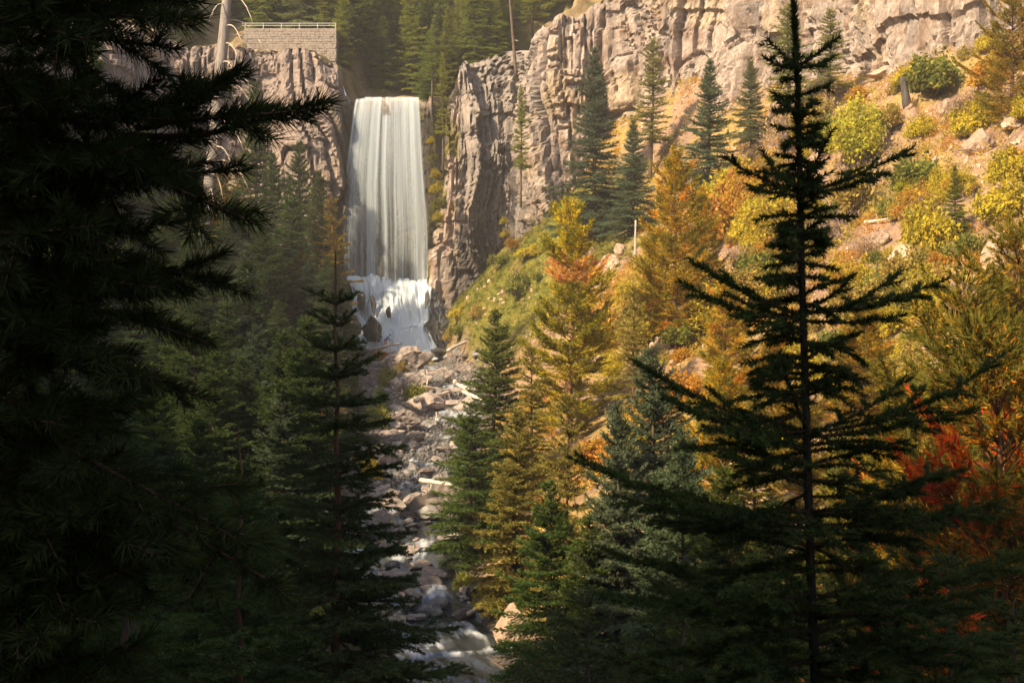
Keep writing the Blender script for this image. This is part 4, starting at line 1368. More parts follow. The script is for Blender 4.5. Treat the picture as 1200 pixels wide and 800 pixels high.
for px, py, w, h, mt, lb, vr in named:
    rock(px, py, w, h, mt, lb, CB, vr)
# dark rocks in and beside the lower cascade
for px, py, w, h, D, mt, lb in [(437, 402, 26, 30, 158.5, "wet_rock", "black boulder in front of the cascade's left side"), (423, 362, 13, 20, 163.8, "wet_rock", "dark upright rock parting the cascade near its top left"),
                                (437, 368, 8, 26, 163.2, "wet_rock", "narrow black rock fin inside the cascade"), (500, 360, 10, 22, 163.0, "wet_rock", "dark rock at the cascade's right edge"),
                                (512, 416, 18, 8, 159.0, "wet_rock", "black stone at the cascade's lower right corner"), (416, 395, 18, 22, 160.5, "wet_rock", "dark rock behind the left spruce at the cascade's foot"),
                                (455, 372, 7, 12, 162.3, "wet_rock", "small dark knob showing through the cascade's centre")]:
    rock(px, py, w, h, mt, lb, "rocks in the cascade", D=D, sink=0.1)
# the field of smaller stones
rk = np.random.default_rng(808)
cnt = 0
fld = []
while cnt < 250:
    py = 412 + 330 * rk.random() ** 1.45
    lo, hi = np.interp(py, [412, 440, 500, 560, 630, 750], [446, 440, 455, 440, 425, 470]), np.interp(py, [412, 440, 500, 560, 630, 750], [560, 566, 560, 548, 545, 560])
    px = rk.uniform(lo, hi)
    p = hit(px, py)
    if p is None:
        continue
    xc, zc, hw, fl = riv(p[1])
    inriver = abs(p[0] - xc) < hw * 0.8
    if inriver and rk.random() < 0.62:
        continue
    s = 0.16 + 0.75 * rk.random() ** 2.2
    me = STONES[int(rk.integers(0, 5))]
    o = link("stone", me, None, (p[0], p[1], max(p[2], (zc if inriver else -99)) + 0.15 * s), (rk.normal() * .2, rk.normal() * .2, rk.uniform(0, 6.28)), (s * 1.3, s * rk.uniform(.8, 1.2), s))
    tone = "grey" if me.materials[0].name.startswith("grey") else "tan"
    spot = "in the upper rock field below the cascade" if py < 470 else ("around the driftwood logs and rapids' head" if py < 560 else "in and beside the lower creek")
    tag(o, f"small {tone} stone {spot}", "stone", "small stones of the creek's rock field")
    cnt += 1
# outcrops and boulders on the sunny slope
SB = "boulders on the sunny slope"
for px, py, w, h, lb, vr in [
    (1070, 318, 62, 44, "big cracked tan outcrop in the middle of the sunny slope", 2), (1176, 320, 48, 58, "pale upright slab at the right edge above the green pine", 4), (1118, 300, 30, 20, "tan block right of the big cracked outcrop", 0),
    (1150, 180, 44, 34, "rounded tan outcrop below the leaning conifer", 2), (1112, 138, 34, 26, "smooth pinkish boulder above the leaning conifer's foot", 1), (1180, 240, 56, 30, "broad pale ledge near the right edge", 1), (1190, 150, 40, 16, "dark flat ledge jutting at the right edge", 3),
    (1040, 90, 52, 14, "dark broken ledge beside the burnt stump", 3), (1030, 290, 30, 24, "tan block left of the big cracked outcrop", 0), (1090, 345, 26, 20, "small block under the big cracked outcrop", 4), (1122, 345, 30, 22, "tan block above the green pine's top", 0),
    (1000, 330, 26, 18, "tan boulder right of the near spruce's trunk", 0), (975, 262, 24, 14, "small tan boulder beside the near spruce's limbs", 1), (712, 320, 30, 26, "pink scree block between gold and orange pines", 0), (700, 345, 26, 16, "tan scree block just right of the gold pine", 1),
    (728, 300, 20, 18, "pink scree block under the broad blue green spruce", 2), (690, 300, 18, 12, "small scree block under the tallest cliff spruce", 0), (860, 560, 36, 16, "pale stone glimpsed behind the near spruce's left limbs", 3), (880, 545, 20, 12, "small pale stone beside the pale stone behind the limbs", 0),
    (1085, 420, 30, 16, "tan stone among yellow shrubs left of the green pine", 1), (1052, 360, 22, 12, "tan stone among shrubs below the outcrop", 3), (950, 440, 24, 14, "tan stone behind the near spruce's middle", 1), (830, 300, 22, 14, "tan stone behind the orange pines", 0),
    (1140, 215, 26, 14, "pale stone between the two slope ledges", 3), (1165, 100, 28, 12, "tan stone under the top right pine", 1), (960, 190, 22, 12, "stone below the yellow bush", 1)]:
    rock(px, py, w, h, "slope_rock", lb, SB, vr, sink=0.25)
# loose scree: nobody could count it
rs = np.random.default_rng(818)
sv, sf = [], []
bm = bmesh.new()
bmesh.ops.create_icosphere(bm, subdivisions=1, radius=1.0)
iv = np.array([q.co[:] for q in bm.verts])
jf = np.array([[q.index for q in ff.verts] for ff in bm.faces])
bm.free()
N = 9000
yy = rs.uniform(58, 162, N)
xx = riv(yy)[0] + riv(yy)[2] + 2 + rs.random(N) ** 0.8 * 46
patch = fbm(xx / 6, yy / 6, 0, 3, 819)
ok = (patch > -0.15) & (xx < 0.42 * yy)
xx, yy = xx[ok], yy[ok]
zz = ground_h(xx, yy)
sz = 0.06 + 0.22 * rs.random(len(xx)) ** 3
jit = 1 + 0.35 * rs.normal(size=(len(xx), len(iv), 1)) * 0.6
vv = iv[None] * jit * sz[:, None, None] * rs.uniform(.6, 1.3, (len(xx), 1, 3)) + np.stack([xx, yy, zz + 0.02], 1)[:, None]
ff = jf[None] + (np.arange(len(xx)) * len(iv))[:, None, None]
scree = link("scree", np_mesh("scree", vv.reshape(-1, 3), ff.reshape(-1, 3), M["slope_rock"]))
tag(scree, "loose tan scree scattered over the sunny slope", None, kind="stuff")
xx = []
yy = rs.uniform(92, 160, 5200)
xc, zc, hw, fl = riv(yy)
xx = xc - hw - 0.5 + (fl + hw * 2 + 2.2) * rs.random(len(yy)) - fl
zz = np.maximum(ground_h(xx, yy), zc - 0.05)
sz = 0.07 + 0.16 * rs.random(len(xx)) ** 2.5
vv = iv[None] * (1 + 0.2 * rs.normal(size=(len(xx), len(iv), 1))) * sz[:, None, None] * rs.uniform(.6, 1.3, (len(xx), 1, 3)) + np.stack([xx, yy, zz + 0.02], 1)[:, None]
ff = jf[None] + (np.arange(len(xx)) * len(iv))[:, None, None]
grav = link("gravel", np_mesh("gravel", vv.reshape(-1, 3), ff.reshape(-1, 3), M["grey_rock"]))
tag(grav, "coarse gravel and cobble filling the creek bed", None, kind="stuff")


# ------------------------------------------------------------------ logs, stump, snags
def log(name, a, b, r0, r1, mat, label, cat="log", group=None, bend=0.05, sides=9, stubs=3, seed=1):
    rg = np.random.default_rng(seed)
    a, b = np.asarray(a, float), np.asarray(b, float)
    K = 9
    u = np.linspace(0, 1, K)
    L = np.linalg.norm(b - a)
    P = a + (b - a) * u[:, None] + bend * L * 0.3 * np.stack([vnoise(u * 3, seed, 0, 5), vnoise(u * 3, seed, 4, 6), vnoise(u * 3, seed, 8, 7)], 1)
    R = (r0 + (r1 - r0) * u) * (1 + 0.12 * rg.normal(size=K))
    g = Geo()
    g.add(*tube(P, R, sides))
    for i in range(stubs):
        k = rg.uniform(.15, .9)
        p = a + (b - a) * k
        d = unit(np.cross(b - a, rg.normal(size=3)))
        g.add(*tube(np.stack([p, p + d * (r0 * 1.5 + .25 * rg.random()), p + d * (r0 * 2 + .5 * rg.random()) + [0, 0, .05]]), [r0 * .25, r0 * .18, .008], 5))
    org = a.copy()
    for v in g.v:
        v -= org
    o = link(name, g.mesh(name, [M[mat]], True), None, org)
    tag(o, label, cat, group)
    return o


DL = "driftwood logs in the creek"


def on(px, py, up=0.0):
    p = hit(px, py)
    if p is None:
        print("MISS", px, py)
        p = at(px, py, 120)
    return p + np.array([0, -0.1, up])


log("driftwood_log", on(495, 466, .9), on(527, 472, 1.1), .20, .13, "pale_wood", "upper of two pale logs lying together across the boulders", group=DL, seed=2)
log("driftwood_log", on(490, 482, 1.0), on(526, 474, 1.2), .26, .20, "pale_wood", "lower thicker pale log lying across the boulders", group=DL, seed=3)
log("driftwood_log", on(531, 452, .5), on(548, 470, 1.0), .24, .22, "pale_wood", "short thick pale log slanting down towards the right channel", group=DL, seed=4, stubs=0)
log("driftwood_log", on(543, 476, 1.2), on(572, 483, .9), .20, .10, "pale_wood", "pale log reaching from the tall knobbly boulder to the spruce", group=DL, seed=5)
log("driftwood_log", on(500, 476, .1), on(498, 446, 1.2), .09, .03, "pale_wood", "thin pale upright stick standing in the rock field", group=DL, seed=6)
log("driftwood_log", on(492, 596, 1.9), on(546, 606, 1.7), .17, .10, "pale_wood", "smooth pale log lying across the biggest flat boulder", group=DL, seed=7)
log("driftwood_log", on(511, 508, .8), on(512, 496, 1.0), .07, .04, "pale_wood", "short pale stick above the rapids' head", group=DL, seed=8)
log("driftwood_log", at(430, 411, 157.8), at(471, 402, 157.2), .28, .10, "grey_wood", "grey splintered log beside the visitor", group=DL, seed=9, stubs=6)
log("driftwood_log", at(438, 417, 156.8), at(464, 411, 156.6), .22, .14, "grey_wood", "lower grey log under the visitor's log", group=DL, seed=10, stubs=4)
log("driftwood_log", at(524, 411, 151), at(549, 399, 153), .20, .12, "grey_wood", "grey log at the foot of the mossy slope", group=DL, seed=11)
log("driftwood_log", on(545, 735, .6), on(582, 722, .8), .10, .05, "pale_wood", "pale broken stick on the bank under the golden spruce", group=DL, seed=12)
log("driftwood_log", on(318, 622, .5), on(331, 655, .3), .12, .10, "pale_wood", "short pale log on the left bank below the pale stone", group=DL, seed=13)
log("driftwood_log", on(470, 645, .3), on(498, 655, .35), .07, .04, "pale_wood", "thin pale stick along the pool's edge", group=DL, seed=14)
log("driftwood_log", on(440, 612, .4), on(480, 607, .5), .14, .07, "grey_wood", "grey log above the left pool", group=DL, seed=15)
log("fallen_log", on(1073, 224, .25), on(1098, 190, .4), .17, .12, "grey_wood", "grey fallen log lying up the sunny slope", group="fallen logs on the sunny slope", seed=16)
log("fallen_log", on(1012, 265, .2), on(1042, 262, .3), .12, .08, "pale_wood", "pale fallen stick beside the near spruce", group="fallen logs on the sunny slope", seed=17)
log("fallen_log", on(1150, 246, .3), on(1175, 246, .3), .12, .06, "char_wood", "dark fallen branch on the broad pale ledge", group="fallen logs on the sunny slope", seed=18, stubs=5)
log("fallen_log", on(845, 560, .5), on(890, 543, .6), .10, .06, "pale_wood", "pale fallen stick glimpsed behind the near spruce", group="fallen logs on the sunny slope", seed=19)
p = on(1063, 122)
k = p[1] / F_PX
log("burnt_stump", p - [0, 0, .4], p + [-6 * k, 0, 31 * k], 5.2 * k, 4.2 * k, "char_wood", "blackened broken stump standing on the upper sunny slope", "stump", bend=0, stubs=0, sides=7, seed=20)
p = at(744, 300, 128)
log("pale_stump", np.array([p[0], p[1], float(ground_h(p[0], p[1])) - .3]), at(745, 258, 128), .13, .09, "grey_wood", "thin pale broken stem by the broad blue green spruce", "stump", bend=0, stubs=1, seed=21)


M["snag_wood"] = bark_mat("snag_wood", (0.13, 0.115, 0.105), (0.27, 0.24, 0.215), 6)


def snag(name, a, b, r0, r1, mat, label, nbr, reach, droop, seed, side=None):
    rg = np.random.default_rng(seed)
    a, b = np.asarray(a, float), np.asarray(b, float)
    e = link(name, None, None, a)
    tag(e, label, "dead tree")
    u = np.linspace(0, 1, 12)
    P = (b - a) * u[:, None]
    g = Geo()
    g.add(*tube(P, r0 + (r1 - r0) * u, 10))
    link("trunk", g.mesh("trunk", [M[mat]], True), e)
    for i in range(nbr):
        k = 0.18 + 0.8 * (i + rg.random()) / nbr
        s = (b - a) * k
        az = rg.uniform(-1.3, 1.3) if side is None or rg.random() < .8 else rg.uniform(0, 6.28)
        L = reach * rg.uniform(.5, 1.1)
        w = np.linspace(0, 1, 7)
        q = s + np.stack([np.cos(az) * L * w ** .8, np.sin(az) * L * w ** .8 - .0, L * (.35 * w - droop * w ** 2)], 1)
        gg = Geo()
        gg.add(*tube(q, np.linspace(.055, .015, 7), 5))
        for j in range(2):
            t0 = rg.uniform(.35, .8)
            b0 = np.array([np.interp(t0, w, q[:, c]) for c in range(3)])
            gg.add(*tube(np.stack([b0, b0 + [np.cos(az) * .35 * L * .5, rg.normal() * .2, -.25 * L * rg.random() - .1]]), [.025, .01], 4))
        link("branch", gg.mesh("branch", [M["pale_wood"]], True), e)
    return e


pb_, pt_ = at(232, 178, 118), at(270, -45, 120)
snag("dead_pine", np.array([pb_[0], pb_[1], float(ground_h(pb_[0], pb_[1])) - .3]), pt_, .66, .38, "snag_wood", "leaning grey dead trunk with drooping white branches at upper left", 26, 3.3, 1.15, 31, 1)
p0 = at(420, 100, 186)
snag("dead_pine", np.array([p0[0], p0[1], hill_h(p0[0], p0[1]) - .2]), at(431, -20, 187), .20, .12, "pale_wood", "thin pale dead trunk above the falls' left side", 3, 1.0, .5, 32)
p0 = at(605, 85, 163.5)
snag("dead_pine", p0 - [0, 0, .6], at(595, -30, 164), .20, .12, "bark", "leaning brown bare trunk on the cliff edge above the dark recess", 2, .6, .4, 33)


# ------------------------------------------------------------------ stone lookout wall with railing
D0 = 173.5
wa, wb = at(286, 58, D0), at(394, 60, D0)
zt, zb = at(340, 33, D0)[2], at(340, 66, D0)[2]
wall = link("lookout_wall", None, None, (wa[0], D0, zb))
tag(wall, "stone lookout wall with a thin railing on top of the left cliff", "wall")
WL = wb[0] - wa[0]
WH = zt - zb
rg = np.random.default_rng(61)
g = Geo()
g.add(*boxv(0.05, WL - 0.05, 0.06, 5.0, -3.0, WH - 0.05))
t = NT("lookout_mortar")
M["mortar"] = t.done(t.principled(t.ramp(t.noise(t.mapping(), 4.0), [(0.3, (.26, .225, .19)), (0.7, (.36, .31, .26))]), 0.95, 0.1))
M["wall_stone"] = rock_mat("lookout_stone", (0.30, 0.25, 0.20), (0.40, 0.34, 0.28), (0.50, 0.43, 0.36), 2.0)
link("wall_core", g.mesh("wall_core", [M["mortar"]]), wall)
g = Geo()
z = -0.6
while z < WH - 0.1:
    hgt = rg.uniform(.24, .36)
    x = rg.uniform(-.2, 0)
    while x < WL:
        w = rg.uniform(.3, .7)
        x0, x1 = max(x, 0), min(x + w - .03, WL)
        if x1 - x0 > .08:
            g.add(*boxv(x0, x1, -rg.uniform(.02, .10), .2, z, min(z + hgt - .03, WH)))
        x += w
    z += hgt
z = -0.6
while z < WH - 0.1:
    hgt = rg.uniform(.24, .36)
    y = 0.2
    while y < 5:
        w = rg.uniform(.3, .7)
        g.add(*boxv(WL - .2, WL + rg.uniform(.02, .1), y, min(y + w - .03, 5), z, min(z + hgt - .03, WH)))
        y += w
    z += hgt
so = link("stone_courses", g.mesh("stone_courses", [M["wall_stone"]]), wall)
so["kind"] = "stuff"
t = NT("railing_steel")
M["steel"] = t.done(t.principled((0.45, 0.43, 0.40), 0.5, 0.4, Metallic=0.3))
rail = link("railing", None, wall)
for i in range(6):
    g = Geo()
    xx_ = .1 + (WL - .2) * i / 5
    g.add(*tube([[xx_, .3, WH - .1], [xx_, .3, WH + .62]], .05, 6))
    link("post", g.mesh("post", [M["steel"]]), rail)
for zz_ in (.35, .62):
    g = Geo()
    g.add(*tube([[-.3, .3, WH + zz_], [WL, .3, WH + zz_]], .04, 6))
    link("rail", g.mesh("rail", [M["steel"]]), rail)

# ------------------------------------------------------------------ shrubs
def shrub(seed, palette, leaves=2600, leaf=0.075, stems=26, bare=0.0, squash=0.85, lumps=7, ball=False):
    """(stem mesh, foliage mesh) of a shrub about one metre in radius."""
    rg = np.random.default_rng(seed)
    g = Geo()
    lump = unit(rg.normal(size=(lumps, 3)))
    lump[:, 2] = np.abs(lump[:, 2])
    tips = []
    for i in range(stems):
        d = unit(rg.normal(size=3) + np.array([0, 0, .7]))
        if not ball:
            d[2] = abs(d[2]) + .1
        d = unit(d)
        r = (.48 + .62 * np.max(lump @ d) ** 4) * rg.uniform(.65, 1.2)
        tip = d * r * np.array([1, 1, squash]) + np.array([0, 0, .95 if ball else 0])
        mid = tip * .5 + np.array([0, 0, .10]) + .06 * rg.normal(size=3)
        g.add(*tube(np.stack([np.array([0, 0, -.15]) + .12 * rg.normal(size=3) * [1, 1, 0], mid, tip]), [.02, .012, .004], 4))
        for j in range(4):
            k = rg.uniform(.35, .95)
            b = mid + (tip - mid) * k
            e = b + .28 * unit(rg.normal(size=3) + d)
            g.add(*tube(np.stack([b, e]), [.008, .003], 3))
            tips.append(e)
        tips.append(tip)
    tips = np.array(tips)
    n = leaves
    c = tips[rg.integers(0, len(tips), n)] * (1 - .15 * rg.random((n, 1))) + .12 * rg.normal(size=(n, 3))
    c[:, 2] = np.abs(c[:, 2]) * .98 + .02
    a = unit(rg.normal(size=(n, 3)))
    b = unit(np.cross(a, rg.normal(size=(n, 3))))
    s = leaf * rg.uniform(.6, 1.25, n)[:, None]
    V = np.stack([c - a * s, c + b * s * .5, c + a * s, c - b * s * .5], 1).reshape(-1, 3)
    q = np.arange(4 * n).reshape(-1, 4)
    F = np.concatenate([q[:, [0, 1, 2]], q[:, [0, 2, 3]]])
    pal = np.array(palette)
    pick = np.clip((fbm(c[:, 0] * 1.5, c[:, 1] * 1.5, c[:, 2] * 1.5, 2, seed) * .5 + .5 + .2 * rg.normal(size=n)) * len(pal), 0, len(pal) - 1).astype(int)
    C = np.repeat(pal[pick] * rg.uniform(.8, 1.2, (n, 1)), 4, axis=0)
    fo = Geo()
    fo.add(V, F, C)
    return g.mesh("stems", [M["shrub_wood"]]), fo.mesh("foliage", [M["leaf"]])


M["shrub_wood"] = bark_mat("shrub_wood", (0.13, 0.09, 0.075), (0.30, 0.22, 0.19), 20)
Yl = [(0.42, 0.34, 0.03), (0.50, 0.38, 0.03), (0.33, 0.30, 0.035)]
Gr = [(0.15, 0.17, 0.03), (0.22, 0.21, 0.035), (0.10, 0.12, 0.025)]
Or = [(0.46, 0.22, 0.03), (0.44, 0.28, 0.03), (0.36, 0.14, 0.03)]
Ol = [(0.26, 0.22, 0.05), (0.33, 0.26, 0.06), (0.36, 0.24, 0.05)]
Pu = [(0.30, 0.22, 0.17), (0.40, 0.29, 0.10), (0.27, 0.19, 0.17)]
SHR = {"yellow": shrub(1001, Yl, 3600), "green": shrub(1002, Gr, 3200), "orange": shrub(1003, Or, 2400), "olive": shrub(1004, Ol, 2600, .07), "twiggy": shrub(1005, Pu, 700, .055, 60),
       "lime": shrub(1006, [(0.40, 0.38, 0.03), (0.46, 0.40, 0.035), (0.30, 0.32, 0.03)], 5200, .06, 44, 0, 0.95, 9, True), "gold_ball": shrub(1007, Yl + [(0.48, 0.27, 0.03)], 4200, .06, 40, 0, 0.95, 9, True)}
NSH = []


def bush(kd, px, py, w, h, label, group="shrubs on the sunny slope", tint=(1, 1, 1), D=None, name="shrub"):
    p = hit(px, py) if D is None else at(px, py, D)
    if p is None:
        print("MISS bush", px, py)
        return
    k = p[1] / F_PX
    if kd in ("yellow", "orange") and h > 0.75 * w and w > 40:
        tint = (1, .75, 1) if kd == "orange" else tint
        kd = "gold_ball"
    zs = .5 * h * k if kd in ("lime", "gold_ball") else min(.85 * h, .62 * w) * k
    e = link(name, None, None, p - [0, 0, .05], (0, 0, float(rng.random() * 6.28)), (.45 * w * k, .45 * w * k, zs))
    tag(e, label, "shrub", group)
    for nm, me in zip(("stems", "foliage"), SHR[kd]):
        o = link(nm, me, e)
        o.color = (*tint, 1)
    return e


for kd, px, py, w, h, lb in [
    ("lime", 1008, 196, 84, 84, "big bright lime yellow bush beside the near spruce's upper limb"), ("green", 1098, 108, 90, 50, "olive shrub patch under the right cliff"), ("yellow", 1068, 100, 50, 30, "golden shrub left of the olive shrub patch"),
    ("orange", 1155, 100, 60, 36, "orange gold shrub below the top right pine"), ("yellow", 1178, 92, 50, 40, "golden shrub at the right edge below the top right pine"), ("orange", 1192, 196, 40, 40, "rust orange shrub at the right edge"),
    ("twiggy", 1080, 262, 62, 40, "leafless purplish shrub in the middle of the slope"), ("lime", 1062, 235, 44, 30, "lime topped shrub above the leafless purplish shrub"), ("yellow", 1098, 240, 34, 30, "yellow shrub right of the leafless purplish shrub"),
    ("orange", 1078, 268, 40, 20, "brown orange shrub at the leafless shrub's foot"), ("green", 1045, 255, 40, 40, "olive bush left of the leafless purplish shrub"), ("yellow", 1128, 232, 44, 36, "gold shrub between the outcrops"), ("green", 1130, 302, 50, 50, "green and yellow shrub growing over the tan block"),
    ("orange", 1098, 312, 30, 26, "rust shrub in the big outcrop's crack"), ("yellow", 1095, 392, 60, 56, "yellow shrub below the big cracked outcrop"), ("olive", 1070, 440, 60, 50, "pale olive shrub left of the green pine"), ("yellow", 1060, 470, 50, 40, "gold shrub low on the slope beside the scarlet pine"),
    ("twiggy", 1015, 300, 44, 30, "pinkish twiggy shrub behind the near spruce's limb tips"), ("orange", 1000, 345, 50, 40, "orange gold shrub behind the right middle limbs"), ("yellow", 905, 300, 90, 80, "wide golden shrub left of the near spruce's trunk"), ("orange", 875, 260, 60, 60, "orange leafed bush behind the left upper limbs"),
    ("olive", 945, 320, 60, 50, "olive shrub right behind the near spruce's trunk"), ("yellow", 930, 420, 60, 40, "golden shrub behind the near spruce's middle"), ("yellow", 900, 360, 60, 50, "pale gold bush behind the left middle limbs"), ("yellow", 735, 372, 44, 50, "bright yellow shrub between gold pine and pale spruce"),
    ("orange", 716, 412, 30, 30, "orange shrub behind the gold pine's right side"), ("yellow", 720, 440, 40, 30, "yellow shrub at the gold pine's foot"), ("twiggy", 1130, 130, 60, 30, "mauve twiggy patch above the rounded outcrop"), ("twiggy", 1160, 125, 70, 26, "mauve twiggy patch at the right below the pine"),
    ("yellow", 1080, 160, 44, 26, "straw yellow shrub above the fallen log"), ("olive", 1040, 150, 50, 30, "straw shrub right of the lime yellow bush"), ("orange", 900, 620, 40, 20, "orange shrub glowing under the near spruce's limbs"), ("yellow", 930, 610, 30, 20, "gold shrub glowing beside the near spruce's lower trunk"),
    ("orange", 870, 520, 70, 50, "rust orange shrub behind the left lower limbs"), ("yellow", 1000, 470, 60, 40, "gold shrub behind the right lower limbs"), ("orange", 1030, 560, 60, 50, "dull orange shrub under the right lower limbs"), ("yellow", 1080, 540, 60, 60, "gold shrub left of the scarlet pine's foot")]:
    bush(kd, px, py, w, h, lb)
# the rest of the slope's shrubs, counted from the left
rq = np.random.default_rng(1250)
more = []
tries = 0
while len(more) < 210 and tries < 4000:
    tries += 1
    px, py = rq.uniform(690, 1205), rq.uniform(60, 560)
    if py < np.interp(px, [690, 780, 1000, 1200], [300, 270, 125, 40]):
        continue
    p = hit(px, py)
    if p is None or p[1] > 150 or fbm(p[0] / 7, p[1] / 7, 0, 2, 1260) < -0.25:
        continue
    if all(np.hypot(px - m[0], py - m[1]) > 11 for m in more):
        more.append((px, py))
more.sort()
for i, (px, py) in enumerate(more):
    kd = ["yellow", "olive", "orange", "yellow", "twiggy", "green", "olive", "yellow"][int(rq.integers(0, 8))]
    w = 20 + 70 * rq.random() ** 1.6
    look = {"yellow": "golden", "olive": "straw olive", "orange": "rust orange", "twiggy": "mauve twiggy", "green": "olive green"}[kd]
    where = "high on" if py < 200 else ("midway up" if py < 340 else "low on")
    bush(kd, px, py, w, w * rq.uniform(.45, .8), f"{look} low shrub {where} the sunny slope, {nth(i + 1)} from the left")
MG = "shrubs on the mossy slope"
for kd, px, py, w, h, lb in [("green", 607, 345, 44, 46, "dark green round bush in the middle of the mossy slope"), ("green", 590, 309, 40, 14, "low green shrub along the cliff foot by the dark recess"), ("yellow", 566, 318, 40, 14, "yellow green shrub along the cliff foot"),
                             ("yellow", 622, 300, 40, 14, "yellowish shrub at the foot of the lit cliff"), ("green", 632, 328, 16, 16, "tiny dark bush right of the round green bush"),
                             ("yellow", 538, 372, 30, 14, "mustard tuft on the mossy slope's left"), ("olive", 560, 370, 34, 14, "olive tuft low on the mossy slope"), ("green", 540, 392, 30, 14, "green tuft above the grey log"), ("olive", 528, 398, 26, 14, "brown green tuft beside the cascade")]:
    bush(kd, px, py, w, h, lb, MG)
for i, (D, px, py, w, h, kd) in enumerate([(167.6, 505, 168, 12, 14, "yellow"), (167.4, 507, 188, 13, 15, "green"), (167.2, 510, 208, 16, 16, "yellow"), (167.0, 512, 226, 20, 18, "yellow"), (166.8, 514, 244, 20, 18, "green"), (166.6, 513, 258, 16, 14, "yellow"),
                                           (161.0, 590, 262, 12, 12, "yellow"), (160.8, 592, 278, 15, 14, "yellow"), (160.4, 600, 290, 18, 14, "orange")]):
    look = {"yellow": "yellow moss", "green": "green moss", "orange": "ochre"}[kd]
    bush(kd, px, py, w, h, f"{look} clump on rock " + (f"right of the falls, {nth(i + 1)} from the top" if i < 6 else f"at the recess corner, {nth(i - 5)} from the top"), "plants on the cliff beside the falls", D=D, tint=(.7, .7, .7))
CG = "shrubs along the creek"
for kd, px, py, w, h, lb in [("green", 484, 470, 34, 26, "green shrub in the rock field left of the upright stick"), ("green", 455, 452, 36, 30, "dark green shrub at the rock field's left"), ("yellow", 435, 560, 36, 28, "autumn yellow shrub above the left pool"), ("orange", 428, 545, 30, 20, "orange brown shrub above the left pool"),
                             ("orange", 444, 420, 24, 12, "orange tuft below the visitor's logs"), ("yellow", 502, 432, 24, 12, "mustard tuft in the upper rock field"), ("olive", 470, 436, 20, 14, "olive tuft beside the broad pale slab"), ("orange", 538, 456, 22, 12, "rust tuft beside the right channel"), ("yellow", 514, 482, 12, 10, "small yellow tuft on the logs"),
                             ("yellow", 500, 655, 22, 10, "yellow weeds on the cracked low boulder"), ("green", 545, 690, 36, 50, "dark leafy shrub overhanging the creek bend"), ("yellow", 556, 712, 16, 24, "yellow leaved sprig on the dark bank rock"), ("orange", 582, 700, 40, 40, "rust undergrowth at the golden spruce's foot"),
                             ("green", 330, 610, 60, 40, "dim green shrub on the left bank below the spruces"), ("green", 290, 640, 80, 50, "dim shrub in the lower left shade"), ("olive", 370, 560, 50, 30, "dull olive shrub left of the brown-stemmed spruce"), ("orange", 372, 500, 30, 24, "orange shrub glimpsed behind the brown-stemmed spruce"),
                             ("yellow", 350, 470, 24, 20, "yellow shrub in the shaded left wood"), ("green", 260, 700, 90, 60, "dark broadleaf shrub near the bottom left"), ("green", 340, 730, 80, 50, "dark broadleaf shrub left of the brown-stemmed spruce's foot"), ("green", 440, 500, 40, 44, "dense green shrub on the bank left of the rock field")]:
    bush(kd, px, py, w, h, lb, CG)
# many small unplaceable tufts of the slope: low brush that reads as one mass
rs = np.random.default_rng(1200)


def brush(name, label, pick, n, size, pal, leaf, per, seed):
    rg = np.random.default_rng(seed)
    pts = pick(rg, n)
    zz = ground_h(pts[:, 0], pts[:, 1])
    base = np.stack([pts[:, 0], pts[:, 1], zz], 1)
    sc = size * rg.uniform(.5, 1.3, n)
    i = np.repeat(np.arange(n), per)
    d = unit(rg.normal(size=(len(i), 3)) * [1, 1, .7] + [0, 0, .6])
    c = base[i] + d * (sc[i] * rg.random(len(i)) ** .5)[:, None]
    c[:, 2] = np.maximum(c[:, 2], zz[i] + .02)
    a = unit(d + .6 * rg.normal(size=d.shape))
    b = unit(np.cross(a, rg.normal(size=a.shape)))
    s = leaf * rg.uniform(.6, 1.3, len(i))[:, None]
    V = np.stack([c - b * s * .35, c + b * s * .35, c + a * s * 1.6], 1).reshape(-1, 3)
    pal = np.array(pal)
    hue = np.clip((fbm(base[:, 0] / 4, base[:, 1] / 4, 0, 3, seed) * .6 + .5 + .25 * rg.normal(size=n)) * len(pal), 0, len(pal) - 1).astype(int)
    C = np.repeat(pal[hue][i] * rg.uniform(.75, 1.25, (len(i), 1)), 3, axis=0)
    g = Geo()
    g.add(V, np.arange(len(V)).reshape(-1, 3), C)
    o = link(name, g.mesh(name, [M["leaf"]]))
    tag(o, label, None, kind="stuff")


def pick_slope(rg, n):
    out = np.zeros((0, 2))
    while len(out) < n:
        y = rg.uniform(52, 165, n)
        xc, zc, hw, fl = riv(y)
        x = xc + hw + 1.5 + rg.random(n) * 50
        k = (x < 0.42 * y) & ~((y > 130) & (x < xc + hw + 15)) & (fbm(x / 5, y / 5, 0, 3, 1300) + 0.35 * rg.normal(size=n) > 0.05)
        out = np.concatenate([out, np.stack([x, y], 1)[k]])
    return out[:n]


def pick_moss(rg, n):
    y = rg.uniform(132, 168, n)
    xc, zc, hw, fl = riv(y)
    return np.stack([xc + hw + 1.2 + rg.random(n) * 17, y], 1)


def pick_left(rg, n):
    y = rg.uniform(14, 165, n)
    xc, zc, hw, fl = riv(y)
    return np.stack([xc - hw - fl - 1.0 - rg.random(n) ** 1.3 * 30, y], 1)


